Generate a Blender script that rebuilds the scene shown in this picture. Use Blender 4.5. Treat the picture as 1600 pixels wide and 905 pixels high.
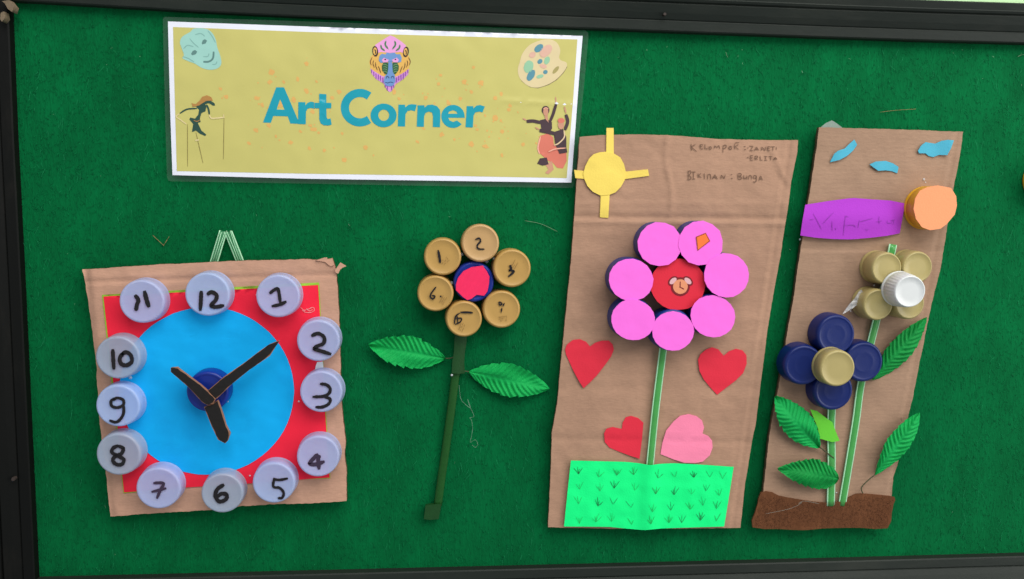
import bpy, bmesh, math, random
from mathutils import Vector, Matrix, noise
from mathutils.geometry import tessellate_polygon
random.seed(7)
PI = math.pi
scene = bpy.context.scene
for o in list(bpy.data.objects):
    bpy.data.objects.remove(o)

# ------------------------------------------------------------------ camera
# Board plane is y = 0 (facing -y), x to the right, z up.  The camera stands
# DIST metres in front of the board; its turn follows from the vanishing points
# of the board's horizontal and vertical edges.
F_PX, W_PX, H_PX, DIST = 1230.0, 1600.0, 905.0, 0.566
ax = Vector((12660, -108, -F_PX)).normalized()
az = Vector((221, 11930, F_PX))
az = (az - ax * az.dot(ax)).normalized()
ay = az.cross(ax)
ROT = Matrix((ax, ay, az))                       # rows: world axes seen in the camera
CAM = Vector((0, -DIST, 0))
cam_data = bpy.data.cameras.new('camera')
cam_data.sensor_width = 36.0
cam_data.lens = F_PX / W_PX * 36.0
cam_data.clip_start = 0.01
cam_data.clip_end = 50
cam = bpy.data.objects.new('camera', cam_data)
scene.collection.objects.link(cam)
cam.matrix_world = Matrix.Translation(CAM) @ ROT.to_4x4()
scene.camera = cam

# ------------------------------------------------------------------ world and lamps
world = bpy.data.worlds.new('World')
scene.world = world
world.use_nodes = True
bg = world.node_tree.nodes['Background']
bg.inputs[0].default_value = (0.86, 0.94, 1.0, 1)
bg.inputs[1].default_value = 0.33


def area(name, loc, target, sx, sy, power, col):
    d = bpy.data.lights.new(name, 'AREA')
    d.shape = 'RECTANGLE'
    d.size, d.size_y, d.energy, d.color = sx, sy, power, col
    o = bpy.data.objects.new(name, d)
    scene.collection.objects.link(o)
    o.location = loc
    o.rotation_euler = (Vector(target) - Vector(loc)).to_track_quat('-Z', 'Y').to_euler()
    return o


area('veranda_light', (0.55, -1.05, 1.30), (0.15, 0, 0), 1.8, 1.1, 33, (1.0, 0.985, 0.95))
area('side_light', (1.7, -1.0, 0.25), (0.2, 0, 0), 1.0, 1.3, 15.0, (1.0, 0.98, 0.95))
area('far_side_light', (-1.5, -1.3, 0.2), (-0.1, 0, 0), 1.2, 1.4, 2.2, (0.93, 0.97, 1.0))

scene.view_settings.view_transform = 'Standard'
scene.view_settings.look = 'None'
scene.view_settings.exposure = 0.0
scene.view_settings.gamma = 1.0
scene.view_settings.use_curve_mapping = False
scene.cycles.use_denoising = True
scene.cycles.max_bounces = 8
scene.cycles.transparent_max_bounces = 12


# ------------------------------------------------------------------ helpers
def P(u, v, h=0.0):
    """The point h metres proud of the felt that stands at (u, v) of the board's survey."""
    d = ROT.transposed() @ Vector((u - W_PX / 2, -(v - H_PX / 2), -F_PX))
    # ROT rows are world axes in camera coordinates, so world = ROT * cam
    d = ROT @ Vector((u - W_PX / 2, -(v - H_PX / 2), -F_PX))
    t = (-h - CAM.y) / d.y
    return CAM + d * t


def px(u, v, h=0.0):
    """metres per survey unit there"""
    return ((P(u + 1, v, h) - P(u - 1, v, h)).length + (P(u, v + 1, h) - P(u, v - 1, h)).length) / 4


def Z(x0, y0, s, pts):
    return [(x0 + x / s, y0 + y / s) for x, y in pts]


def lin(c):
    return tuple((x / 255 / 12.92) if x / 255 <= 0.04045 else ((x / 255 + 0.055) / 1.055) ** 2.4 for x in c)


MATS = {}


def nodes_of(name):
    m = bpy.data.materials.new(name)
    m.use_nodes = True
    nt = m.node_tree
    return m, nt, nt.nodes, nt.links, nt.nodes['Principled BSDF']


def mat(name, rgb, rough=0.6, var=0.08, scale=60, bump=0.0, bscale=600, spec=0.3, sss=0.0, coat=0.0, rvar=0.0, dirt=None, dirt_amt=0.0, dirt_scale=40, stretch=None):
    """plain procedural surface: colour with mottling, fine relief and optional dirt"""
    if name in MATS:
        return MATS[name]
    m, nt, N, L, b = nodes_of(name)
    tc = N.new('ShaderNodeTexCoord')
    src = tc.outputs['Object']
    if stretch:
        mp = N.new('ShaderNodeMapping')
        mp.inputs['Scale'].default_value = stretch
        L.new(src, mp.inputs[0]); src = mp.outputs[0]
    n1 = N.new('ShaderNodeTexNoise')
    n1.inputs['Scale'].default_value = scale
    n1.inputs['Detail'].default_value = 5
    L.new(src, n1.inputs['Vector'])
    c = lin(rgb)
    mix = N.new('ShaderNodeMix'); mix.data_type = 'RGBA'
    mix.inputs[6].default_value = (*[x * (1 - var) for x in c], 1)
    mix.inputs[7].default_value = (*[min(1, x * (1 + var)) for x in c], 1)
    L.new(n1.outputs['Fac'], mix.inputs[0])
    col = mix.outputs[2]
    if dirt:
        n3 = N.new('ShaderNodeTexNoise')
        n3.inputs['Scale'].default_value = dirt_scale
        n3.inputs['Detail'].default_value = 9
        n3.inputs['Roughness'].default_value = 0.7
        L.new(src, n3.inputs['Vector'])
        r = N.new('ShaderNodeMapRange')
        r.inputs[1].default_value = 0.52; r.inputs[2].default_value = 0.72
        r.inputs[4].default_value = dirt_amt
        L.new(n3.outputs['Fac'], r.inputs[0])
        mx = N.new('ShaderNodeMix'); mx.data_type = 'RGBA'
        mx.inputs[7].default_value = (*lin(dirt), 1)
        L.new(r.outputs[0], mx.inputs[0]); L.new(col, mx.inputs[6])
        col = mx.outputs[2]
    L.new(col, b.inputs['Base Color'])
    b.inputs['Roughness'].default_value = rough
    b.inputs['Specular IOR Level'].default_value = spec
    if coat:
        b.inputs['Coat Weight'].default_value = coat
        b.inputs['Coat Roughness'].default_value = 0.18
    if sss:
        b.inputs['Subsurface Weight'].default_value = sss
        b.inputs['Subsurface Radius'].default_value = (0.004, 0.004, 0.004)
        b.inputs['Subsurface Scale'].default_value = 1.0
    if bump:
        n2 = N.new('ShaderNodeTexNoise')
        n2.inputs['Scale'].default_value = bscale
        n2.inputs['Detail'].default_value = 4
        L.new(src, n2.inputs['Vector'])
        bp = N.new('ShaderNodeBump')
        bp.inputs['Strength'].default_value = bump
        bp.inputs['Distance'].default_value = 0.0006
        L.new(n2.outputs['Fac'], bp.inputs['Height'])
        L.new(bp.outputs[0], b.inputs['Normal'])
    MATS[name] = m
    return m


def paper(name, rgb, **k):
    k = {**dict(rough=0.78, var=0.035, scale=45, bump=0.25, bscale=900, spec=0.2), **k}
    return mat(name, rgb, **k)


WLOC = {}


def tag(o, label=None, cat=None, group=None, kind=None):
    for k, v in (('label', label), ('category', cat), ('group', group), ('kind', kind)):
        if v:
            o[k] = v
    return o


def thing(name, loc, label, cat, group=None):
    o = bpy.data.objects.new(name, None)
    scene.collection.objects.link(o)
    o.empty_display_size = 0.01
    o.location = loc
    WLOC[o.name] = Vector(loc)
    return tag(o, label, cat, group)


def obj(name, V, Fc, m, parent=None, smooth=True, slots=None, label=None, kind=None):
    """link world-space vertices as ONE mesh object whose origin is their middle"""
    n = len(V)
    o0 = Vector((sum(v[0] for v in V) / n, sum(v[1] for v in V) / n, sum(v[2] for v in V) / n))
    me = bpy.data.meshes.new(name)
    me.from_pydata([(v[0] - o0.x, v[1] - o0.y, v[2] - o0.z) for v in V], [], Fc)
    for mm in (m if isinstance(m, (list, tuple)) else [m]):
        me.materials.append(mm)
    if slots:
        me.polygons.foreach_set('material_index', slots)
    if smooth:
        me.polygons.foreach_set('use_smooth', [True] * len(me.polygons))
    me.update()
    o = bpy.data.objects.new(name, me)
    scene.collection.objects.link(o)
    if parent is not None:
        o.parent = parent
        o.location = o0 - WLOC[parent.name]
    else:
        o.location = o0
    WLOC[o.name] = o0
    if label: o['label'] = label
    if kind: o['kind'] = kind
    return o


zero = lambda u, v: 0.0


def rumple(u, v, size=45.0, amp=.0005, seed=0.0):
    return amp * (noise.noise(Vector((u / size, v / size, seed))) + .5 * noise.noise(Vector((u / size * 2.3, v / size * 2.3, seed + 7))))


def flat(outer, h, thick, hf=zero, holes=(), L=12.0, back=True):
    """hand-cut sheet: a filled outline, h proud, thick deep; returns V, F, slots"""
    loops = [outer] + list(holes)
    flatpts = [p for lp in loops for p in lp]
    tris = tessellate_polygon([[Vector((p[0], p[1], 0)) for p in lp] for lp in loops])
    bm = bmesh.new()
    vs = [bm.verts.new((p[0], p[1], 0)) for p in flatpts]
    for t in tris:
        try:
            bm.faces.new([vs[i] for i in t])
        except ValueError:
            pass
    for _ in range(8):
        long_e = [e for e in bm.edges if e.calc_length() > L]
        if not long_e or len(bm.verts) > 9000:
            break
        bmesh.ops.subdivide_edges(bm, edges=long_e, cuts=1)
        bmesh.ops.triangulate(bm, faces=[f for f in bm.faces if len(f.verts) > 3])
    bm.verts.index_update()
    V, Fc, slots = [], [], []
    for v in bm.verts:
        V.append(P(v.co.x, v.co.y, h + hf(v.co.x, v.co.y)))
    for f in bm.faces:
        idx = [v.index for v in f.verts]
        a, b_, c = (V[i] for i in idx)
        if (b_ - a).cross(c - a).y > 0:
            idx.reverse()
        Fc.append(idx); slots.append(0)
    if thick > 0:
        be = [e for e in bm.edges if len(e.link_faces) == 1]
        top, bot = {}, {}
        for e in be:
            for v in e.verts:
                if v.index not in top:
                    p = V[v.index]
                    top[v.index] = len(V); V.append(p.copy())
                    bot[v.index] = len(V); V.append(p + Vector((0, thick, 0)))
        for e in be:
            a, b_ = e.verts[0].index, e.verts[1].index
            Fc.append([top[a], top[b_], bot[b_], bot[a]]); slots.append(1)
    bm.free()
    return V, Fc, slots


def sheet(name, outer, h, m, parent, thick=0.00025, hf=zero, holes=(), L=12.0, edge=None, label=None):
    V, Fc, sl = flat(outer, h, thick, hf, holes, L)
    return obj(name, V, Fc, [m, edge or m], parent, True, sl, label)


def curve_pts(pts, n=6, closed=False):
    """Catmull-Rom through the points"""
    if len(pts) < 3:
        (x0, y0), (x1, y1) = pts[0], pts[-1]
        return [(x0 + (x1 - x0) * i / n, y0 + (y1 - y0) * i / n) for i in range(n + 1)]
    out = []
    k = len(pts)
    segs = k if closed else k - 1
    for i in range(segs):
        if closed:
            p0, p1, p2, p3 = (pts[(i + j - 1) % k] for j in range(4))
        else:
            p1, p2 = pts[i], pts[i + 1]
            p0 = pts[i - 1] if i > 0 else (2 * p1[0] - p2[0], 2 * p1[1] - p2[1])
            p3 = pts[i + 2] if i + 2 < k else (2 * p2[0] - p1[0], 2 * p2[1] - p1[1])
        for j in range(n):
            t = j / n
            out.append(tuple(0.5 * (2 * p1[a] + (p2[a] - p0[a]) * t + (2 * p0[a] - 5 * p1[a] + 4 * p2[a] - p3[a]) * t * t + (3 * p1[a] - p0[a] - 3 * p2[a] + p3[a]) * t ** 3) for a in (0, 1)))
    if not closed:
        out.append(pts[-1])
    return out


def ribbons(strokes, w, h, hf=zero, rough=0.0, sm=6, taper=0.55):
    """pen strokes as thin raised ribbons"""
    V, Fc = [], []
    for k, st in enumerate(strokes):
        ww = w
        if isinstance(st, dict):
            ww = st['w']; st = st['p']
        c = curve_pts(st, sm) if sm else st
        n = len(c)
        hh = h + k * 0.00003
        base = len(V)
        for i, (x, y) in enumerate(c):
            a, b_ = c[max(0, i - 1)], c[min(n - 1, i + 1)]
            dx, dy = b_[0] - a[0], b_[1] - a[1]
            l = math.hypot(dx, dy) or 1
            nx, ny = -dy / l, dx / l
            e = min(i, n - 1 - i)
            half = ww / 2 * (taper if e == 0 else (0.5 + 0.5 * taper if e == 1 else 1)) * (1 + rough * random.uniform(-1, 1))
            hq = hh + hf(x, y)
            V.append(P(x + nx * half, y + ny * half, hq))
            V.append(P(x - nx * half, y - ny * half, hq))
        for i in range(n - 1):
            q = base + 2 * i
            f = [q, q + 1, q + 3, q + 2]
            if (V[f[1]] - V[f[0]]).cross(V[f[2]] - V[f[0]]).y > 0:
                f.reverse()
            Fc.append(f)
    return V, Fc


def pen(name, strokes, w, h, m, parent, hf=zero, rough=0.0, sm=6, taper=0.55, label=None, kind=None):
    V, Fc = ribbons(strokes, w, h, hf, rough, sm, taper)
    return obj(name, V, Fc, m, parent, True, None, label, kind)


def ell(cx, cy, rx, ry, rot=0, n=20, jit=0.0):
    c, s = math.cos(math.radians(rot)), math.sin(math.radians(rot))
    out = []
    for i in range(n):
        a = 2 * PI * i / n
        k = 1 + random.uniform(-jit, jit)
        x, y = rx * k * math.cos(a), ry * k * math.sin(a)
        out.append((cx + x * c - y * s, cy + x * s + y * c))
    return out


def arc(cx, cy, rx, ry, a0, a1, n=16):
    return [(cx + rx * math.cos(math.radians(a0 + (a1 - a0) * i / n)), cy - ry * math.sin(math.radians(a0 + (a1 - a0) * i / n))) for i in range(n + 1)]


def grow(pts, d):
    cx = sum(p[0] for p in pts) / len(pts); cy = sum(p[1] for p in pts) / len(pts)
    area2 = sum(pts[i][0] * pts[(i + 1) % len(pts)][1] - pts[(i + 1) % len(pts)][0] * pts[i][1] for i in range(len(pts)))
    sg = 1 if area2 > 0 else -1
    out = []
    n = len(pts)
    for i in range(n):
        a, b_, c = pts[i - 1], pts[i], pts[(i + 1) % n]
        e1 = (b_[0] - a[0], b_[1] - a[1]); e2 = (c[0] - b_[0], c[1] - b_[1])
        l1 = math.hypot(*e1) or 1; l2 = math.hypot(*e2) or 1
        nx = e1[1] / l1 + e2[1] / l2; ny = -e1[0] / l1 - e2[0] / l2
        l = math.hypot(nx, ny) or 1
        out.append((b_[0] + sg * d * nx / l, b_[1] + sg * d * ny / l))
    return out


CAP_PROFILES = {
    # (radius, height) from the open end to the middle of the face
    'plain': [(1.0, 0), (1.0, .16), (.985, .18), (.985, .22), (1.0, .24), (.995, .8), (.985, .88), (.96, .95), (.925, .985), (.885, 1.0), (.86, .995), (.845, .985), (.5, .982), (0, .982)],
    'milky': [(1.0, 0), (1.0, .18), (.996, .2), (.996, .24), (1.0, .26), (.99, .8), (.98, .89), (.965, .945), (.94, .98), (.905, 1.0), (.87, .998), (.85, .990), (.4, .990), (0, .990)],
    'ringed': [(1.0, 0), (1.0, .7), (.985, .86), (.95, .96), (.9, 1.0), (.84, 1.0), (.81, .978), (.77, .972), (.5, .972), (.47, .976), (.44, .972), (.2, .970), (0, .970)],
    'ribbed': [(1.0, 0), (1.0, .1), (.97, .12), (.97, .16), (1.0, .18), (.985, .82), (.95, .93), (.93, .99), (.9, 1.0), (.87, 1.0), (.85, .985), (.5, .982), (0, .982)],
}


def cap(u, v, r, h0, height, m, parent, style='plain', name='bottle_cap', ribs=0.0, taper=0.0, tilt=(0, 0), label=None, segs=72):
    """bottle cap standing square on the board; (u, v) is the middle of its face"""
    c = P(u, v, h0 + height)
    R = r * px(u, v, h0 + height)
    base = Vector((c.x, -h0, c.z))
    V, Fc = [], []
    prof = CAP_PROFILES[style]
    rt = Matrix.Rotation(math.radians(tilt[0]), 3, 'X') @ Matrix.Rotation(math.radians(tilt[1]), 3, 'Z')
    for k, (pr, ph) in enumerate(prof):
        if pr == 0:
            V.append(base + rt @ Vector((0, -ph * height, 0)))
            continue
        for i in range(segs):
            a = 2 * PI * i / segs
            rr = R * pr * (1 + taper * (1 - ph))
            if ribs and .2 < ph < .84:
                rr *= 1 - (ribs * (.5 - .5 * math.cos(2 * PI * i / 4)) if style == 'ribbed' else (ribs if i % 2 else 0))
            V.append(base + rt @ Vector((rr * math.cos(a), -ph * height, rr * math.sin(a))))
    n = len(prof)
    for k in range(n - 1):
        for i in range(segs):
            j = (i + 1) % segs
            if prof[k + 1][0] == 0:
                Fc.append([k * segs + i, k * segs + j, (k + 1) * segs])
            else:
                Fc.append([k * segs + i, k * segs + j, (k + 1) * segs + j, (k + 1) * segs + i])
    return obj(name, V, Fc, m, parent, True, None, label)


def resample(pts, n):
    d = [0]
    for a, b_ in zip(pts, pts[1:]):
        d.append(d[-1] + math.hypot(b_[0] - a[0], b_[1] - a[1]))
    out = []
    k = 0
    for i in range(n + 1):
        s = d[-1] * i / n
        while k < len(d) - 2 and d[k + 1] < s:
            k += 1
        t = (s - d[k]) / ((d[k + 1] - d[k]) or 1)
        out.append((pts[k][0] + (pts[k + 1][0] - pts[k][0]) * t, pts[k][1] + (pts[k + 1][1] - pts[k][1]) * t))
    return out


def panel(name, top, right, bottom, left, h, thick, m, parent, hf=zero, step=4.0, edge=None, jag=0.0, label=None):
    """four-sided sheet from its edge lines (top and bottom left to right, sides downwards), finely gridded so it can warp"""
    nu = max(8, int(math.hypot(top[-1][0] - top[0][0], top[-1][1] - top[0][1]) / step))
    nv = max(8, int(math.hypot(left[-1][0] - left[0][0], left[-1][1] - left[0][1]) / step))
    T, B, Lf, Rt = resample(top, nu), resample(bottom, nu), resample(left, nv), resample(right, nv)
    if jag:
        def jit(lst, axis):
            w = 0
            out = []
            for i, p in enumerate(lst):
                w = 0.6 * w + random.uniform(-jag, jag)
                q = list(p)
                if 0 < i < len(lst) - 1:
                    q[axis] += w
                out.append(tuple(q))
            return out
        T, B, Lf, Rt = jit(T, 1), jit(B, 1), jit(Lf, 0), jit(Rt, 0)
    V, Fc, slots = [], [], []
    idx = {}
    for j in range(nv + 1):
        b_ = j / nv
        for i in range(nu + 1):
            a = i / nu
            q = []
            for k in (0, 1):
                q.append((1 - b_) * T[i][k] + b_ * B[i][k] + (1 - a) * Lf[j][k] + a * Rt[j][k]
                         - ((1 - a) * (1 - b_) * T[0][k] + a * (1 - b_) * T[-1][k] + (1 - a) * b_ * B[0][k] + a * b_ * B[-1][k]))
            idx[i, j] = len(V)
            V.append(P(q[0], q[1], h + hf(q[0], q[1])))
    for j in range(nv):
        for i in range(nu):
            Fc.append([idx[i, j], idx[i, j + 1], idx[i + 1, j + 1], idx[i + 1, j]]); slots.append(0)
    rim = [idx[i, 0] for i in range(nu + 1)] + [idx[nu, j] for j in range(1, nv + 1)] + [idx[i, nv] for i in range(nu - 1, -1, -1)] + [idx[0, j] for j in range(nv - 1, 0, -1)]
    b0 = len(V)
    for r in rim:
        V.append(V[r].copy())
    for r in rim:
        V.append(V[r] + Vector((0, thick, 0)))
    n = len(rim)
    for i in range(n):
        j = (i + 1) % n
        Fc.append([b0 + i, b0 + j, b0 + n + j, b0 + n + i]); slots.append(1)
    bi = len(V)                                           # back sheet
    if thick > .001:
        Fc.append([b0 + n + i for i in range(n)]); slots.append(0)
    return obj(name, V, Fc, [m, edge or m], parent, True, slots, label)


def tube(pts3, radii, m, name, parent, seg=8, squash=1.0, label=None):
    """round bar through world points; squash < 1 flattens it against the board"""
    V, Fc = [], []
    n = len(pts3)
    for i, p in enumerate(pts3):
        t = (pts3[min(n - 1, i + 1)] - pts3[max(0, i - 1)]).normalized()
        s = t.cross(Vector((0, 1, 0)))
        if s.length < 1e-6: s = Vector((1, 0, 0))
        s.normalize()
        w = s.cross(t).normalized()
        r = radii[i] if isinstance(radii, (list, tuple)) else radii
        for k in range(seg):
            a = 2 * PI * k / seg
            V.append(p + s * (r * math.cos(a)) + w * (r * squash * math.sin(a)))
    for i in range(n - 1):
        for k in range(seg):
            j = (k + 1) % seg
            Fc.append([i * seg + k, i * seg + j, (i + 1) * seg + j, (i + 1) * seg + k])
    Fc.append(list(range(seg - 1, -1, -1)))
    Fc.append([(n - 1) * seg + k for k in range(seg)])
    return obj(name, V, Fc, m, parent, True, None, label)


def leaf(base, tip, width, h, parent, m, lift=0.003, blunt=0.0, bend=0.0, label=None, teeth=9, widest=0.45, cup=0.0):
    """embossed fabric leaf: saw-toothed outline, midrib and slanting side ribs pressed in"""
    NU, NT = 90, 24
    dx, dy = tip[0] - base[0], tip[1] - base[1]
    ln = math.hypot(dx, dy)
    tx, ty = dx / ln, dy / ln
    nx, ny = -ty, tx
    V, Fc = [], []
    ph = random.random()
    for i in range(NU + 1):
        s = i / NU
        x = s ** (math.log(0.5) / math.log(widest))
        w = (math.sin(PI * x) ** 0.85) if 0 < x < 1 else 0
        w = max(w, blunt * math.sqrt(max(0, 1 - (2 * s - 1) ** 8)) if blunt else 0)
        for j in range(NT + 1):
            t = 2 * j / NT - 1
            saw = ((s * teeth + ph + (0.37 if t > 0 else 0)) % 1.0)
            ww = width / 2 * w * (1 - (0.12 + .10 * noise.noise(Vector((int(s * teeth + ph) * 1.7, ph * 9 + (3 if t > 0 else 0), 0)))) * saw * abs(t) ** 3) * (1 + .06 * noise.noise(Vector((s * 4, ph * 20 + (5 if t > 0 else 0), 1)))) + 0.5
            along = s * ln + (0.045 * ln * abs(t) * w) * (0 if s > .97 else 1)
            off = t * ww + bend * 4 * s * (1 - s)
            q = (base[0] + tx * along + nx * off, base[1] + ty * along + ny * off)
            rib = 0.5 - 0.5 * math.cos(2 * PI * ((s - 0.11 * abs(t)) * 14 + (.18 if t > 0 else 0) + .35 * noise.noise(Vector((s * 5, t, ph * 11)))))
            hh = h + lift * math.sin(PI * min(1, s * 1.05)) * 0.8 + lift * 0.25 * s
            hh += 0.0016 * (rib - 0.5) * w * min(1, abs(t) * 3) * (1 - 0.3 * abs(t))
            hh -= 0.0009 * math.exp(-(t / 0.10) ** 2) * (1 - s)
            hh += cup * abs(t) * w
            hh += 0.0010 * math.sin(7 * s + 2.5 * t + ph * 6) + .0016 * noise.noise(Vector((s * 3, t * 1.5, ph * 30))) + .0009 * max(0, s - .8) * 5
            V.append(P(q[0], q[1], hh))
    W = NT + 1
    for i in range(NU):
        for j in range(NT):
            f = [i * W + j, i * W + j + 1, (i + 1) * W + j + 1, (i + 1) * W + j]
            Fc.append(f)
    a, b_, c = V[Fc[NU * NT // 2][0]], V[Fc[NU * NT // 2][1]], V[Fc[NU * NT // 2][2]]
    if (b_ - a).cross(c - a).y > 0:
        Fc = [f[::-1] for f in Fc]
    return obj('leaf', V, Fc, m, parent, True, None, label)


def straw(pts, half, h, parent, m, m_edge, name='straw_stem', label=None):
    """flattened clear green drinking straw with pale pressed edges"""
    c = curve_pts(pts, 8) if len(pts) > 2 else [(pts[0][0] + (pts[1][0] - pts[0][0]) * i / 10, pts[0][1] + (pts[1][1] - pts[0][1]) * i / 10) for i in range(11)]
    P3 = [P(u, v, h) for u, v in c]
    r = half * px(*c[len(c) // 2], h)
    s = tube(P3, r * 0.88, m, name, parent, 14, 0.55, label)
    n = len(P3)
    for sg in (-1, 1):
        q = []
        for i in range(n):
            t = (P3[min(n - 1, i + 1)] - P3[max(0, i - 1)]).normalized()
            sd = t.cross(Vector((0, 1, 0))).normalized()
            q.append(P3[i] + sd * (sg * r * 0.86) + Vector((0, -r * 0.12, 0)))
        tube(q, r * 0.20, m_edge, 'pressed_edge', s, 6)
    return s


# ------------------------------------------------------------------ materials
def felt_material(name, rgb, amp):
    m, nt, N, L, b = nodes_of(name)
    tc = N.new('ShaderNodeTexCoord')
    mp = N.new('ShaderNodeMapping'); mp.inputs['Scale'].default_value = (1, 1, 0.22)
    L.new(tc.outputs['Object'], mp.inputs[0])
    fine = N.new('ShaderNodeTexNoise'); fine.inputs['Scale'].default_value = 520; fine.inputs['Detail'].default_value = 6; fine.inputs['Distortion'].default_value = 1.2
    L.new(mp.outputs[0], fine.inputs['Vector'])
    mp2 = N.new('ShaderNodeMapping'); mp2.inputs['Scale'].default_value = (1, 1, 0.5)
    L.new(tc.outputs['Object'], mp2.inputs[0])
    big = N.new('ShaderNodeTexNoise'); big.inputs['Scale'].default_value = 48; big.inputs['Detail'].default_value = 6; big.inputs['Roughness'].default_value = 0.65
    L.new(mp2.outputs[0], big.inputs['Vector'])
    c = lin(rgb)
    m1 = N.new('ShaderNodeMix'); m1.data_type = 'RGBA'
    m1.inputs[6].default_value = (*[x * (1 - amp) for x in c], 1)
    m1.inputs[7].default_value = (*[x * (1 + amp) for x in c], 1)
    L.new(fine.outputs['Fac'], m1.inputs[0])
    m2 = N.new('ShaderNodeMix'); m2.data_type = 'RGBA'; m2.blend_type = 'MULTIPLY'
    m2.inputs[0].default_value = 1
    rr = N.new('ShaderNodeMapRange'); rr.inputs[1].default_value = .3; rr.inputs[2].default_value = .7; rr.inputs[3].default_value = .80; rr.inputs[4].default_value = 1.18
    L.new(big.outputs['Fac'], rr.inputs[0])
    L.new(m1.outputs[2], m2.inputs[6]); L.new(rr.outputs[0], m2.inputs[7])
    L.new(m2.outputs[2], b.inputs['Base Color'])
    b.inputs['Roughness'].default_value = 0.95
    b.inputs['Specular IOR Level'].default_value = 0.1
    b.inputs['Sheen Weight'].default_value = 0.05
    b.inputs['Sheen Tint'].default_value = (*lin((60, 170, 110)), 1)
    bp = N.new('ShaderNodeBump'); bp.inputs['Strength'].default_value = 0.7; bp.inputs['Distance'].default_value = 0.0008
    L.new(fine.outputs['Fac'], bp.inputs['Height']); L.new(bp.outputs[0], b.inputs['Normal'])
    return m


def fibre_material(name, rgb):
    m, nt, N, L, b = nodes_of(name)
    g = N.new('ShaderNodeNewGeometry')
    c = lin(rgb)
    mx = N.new('ShaderNodeMix'); mx.data_type = 'RGBA'
    mx.inputs[6].default_value = (*[x * 0.74 for x in c], 1)
    mx.inputs[7].default_value = (*[x * 1.3 for x in c], 1)
    L.new(g.outputs['Random Per Island'], mx.inputs[0])
    L.new(mx.outputs[2], b.inputs['Base Color'])
    b.inputs['Roughness'].default_value = 0.9
    b.inputs['Specular IOR Level'].default_value = 0.15
    return m


def cardboard_material(name, rgb, ridge=0.5, period=0.0062):
    """brown kraft liner: faint corrugation running across, fibre flecks, scuffs"""
    m, nt, N, L, b = nodes_of(name)
    tc = N.new('ShaderNodeTexCoord')
    sep = N.new('ShaderNodeSeparateXYZ'); L.new(tc.outputs['Object'], sep.inputs[0])
    nz = N.new('ShaderNodeTexNoise'); nz.inputs['Scale'].default_value = 14; nz.inputs['Detail'].default_value = 3
    L.new(tc.outputs['Object'], nz.inputs['Vector'])
    wob = N.new('ShaderNodeMath'); wob.operation = 'MULTIPLY_ADD'; wob.inputs[1].default_value = 0.006
    L.new(nz.outputs['Fac'], wob.inputs[0]); L.new(sep.outputs['Z'], wob.inputs[2])
    ml = N.new('ShaderNodeMath'); ml.operation = 'MULTIPLY'; ml.inputs[1].default_value = 2 * PI / period
    L.new(wob.outputs[0], ml.inputs[0])
    sn = N.new('ShaderNodeMath'); sn.operation = 'SINE'; L.new(ml.outputs[0], sn.inputs[0])
    mp = N.new('ShaderNodeMapping'); mp.inputs['Scale'].default_value = (0.25, 1, 1)
    L.new(tc.outputs['Object'], mp.inputs[0])
    fl = N.new('ShaderNodeTexNoise'); fl.inputs['Scale'].default_value = 900; fl.inputs['Detail'].default_value = 4
    L.new(mp.outputs[0], fl.inputs['Vector'])
    bigs = N.new('ShaderNodeTexNoise'); bigs.inputs['Scale'].default_value = 20; bigs.inputs['Detail'].default_value = 7; bigs.inputs['Roughness'].default_value = .6
    L.new(tc.outputs['Object'], bigs.inputs['Vector'])
    c = lin(rgb)
    m1 = N.new('ShaderNodeMix'); m1.data_type = 'RGBA'
    m1.inputs[6].default_value = (*[x * .86 for x in c], 1); m1.inputs[7].default_value = (*[x * 1.14 for x in c], 1)
    L.new(fl.outputs['Fac'], m1.inputs[0])
    m2 = N.new('ShaderNodeMix'); m2.data_type = 'RGBA'; m2.blend_type = 'MULTIPLY'; m2.inputs[0].default_value = 1
    rr = N.new('ShaderNodeMapRange'); rr.inputs[1].default_value = .3; rr.inputs[2].default_value = .7; rr.inputs[3].default_value = .9; rr.inputs[4].default_value = 1.08
    L.new(bigs.outputs['Fac'], rr.inputs[0]); L.new(m1.outputs[2], m2.inputs[6]); L.new(rr.outputs[0], m2.inputs[7])
    m3 = N.new('ShaderNodeMix'); m3.data_type = 'RGBA'; m3.blend_type = 'MULTIPLY'; m3.inputs[0].default_value = 1
    r3 = N.new('ShaderNodeMapRange'); r3.inputs[1].default_value = -1; r3.inputs[2].default_value = 1; r3.inputs[3].default_value = .985; r3.inputs[4].default_value = 1.01
    L.new(sn.outputs[0], r3.inputs[0]); L.new(m2.outputs[2], m3.inputs[6]); L.new(r3.outputs[0], m3.inputs[7])
    L.new(m3.outputs[2], b.inputs['Base Color'])
    b.inputs['Roughness'].default_value = .82
    b.inputs['Specular IOR Level'].default_value = .2
    b1 = N.new('ShaderNodeBump'); b1.inputs['Strength'].default_value = ridge; b1.inputs['Distance'].default_value = .0002
    L.new(sn.outputs[0], b1.inputs['Height'])
    b2 = N.new('ShaderNodeBump'); b2.inputs['Strength'].default_value = .35; b2.inputs['Distance'].default_value = .0004
    L.new(fl.outputs['Fac'], b2.inputs['Height']); L.new(b1.outputs[0], b2.inputs['Normal'])
    b3 = N.new('ShaderNodeBump'); b3.inputs['Strength'].default_value = .5; b3.inputs['Distance'].default_value = .003
    L.new(bigs.outputs['Fac'], b3.inputs['Height']); L.new(b2.outputs[0], b3.inputs['Normal'])
    L.new(b3.outputs[0], b.inputs['Normal'])
    return m


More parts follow.
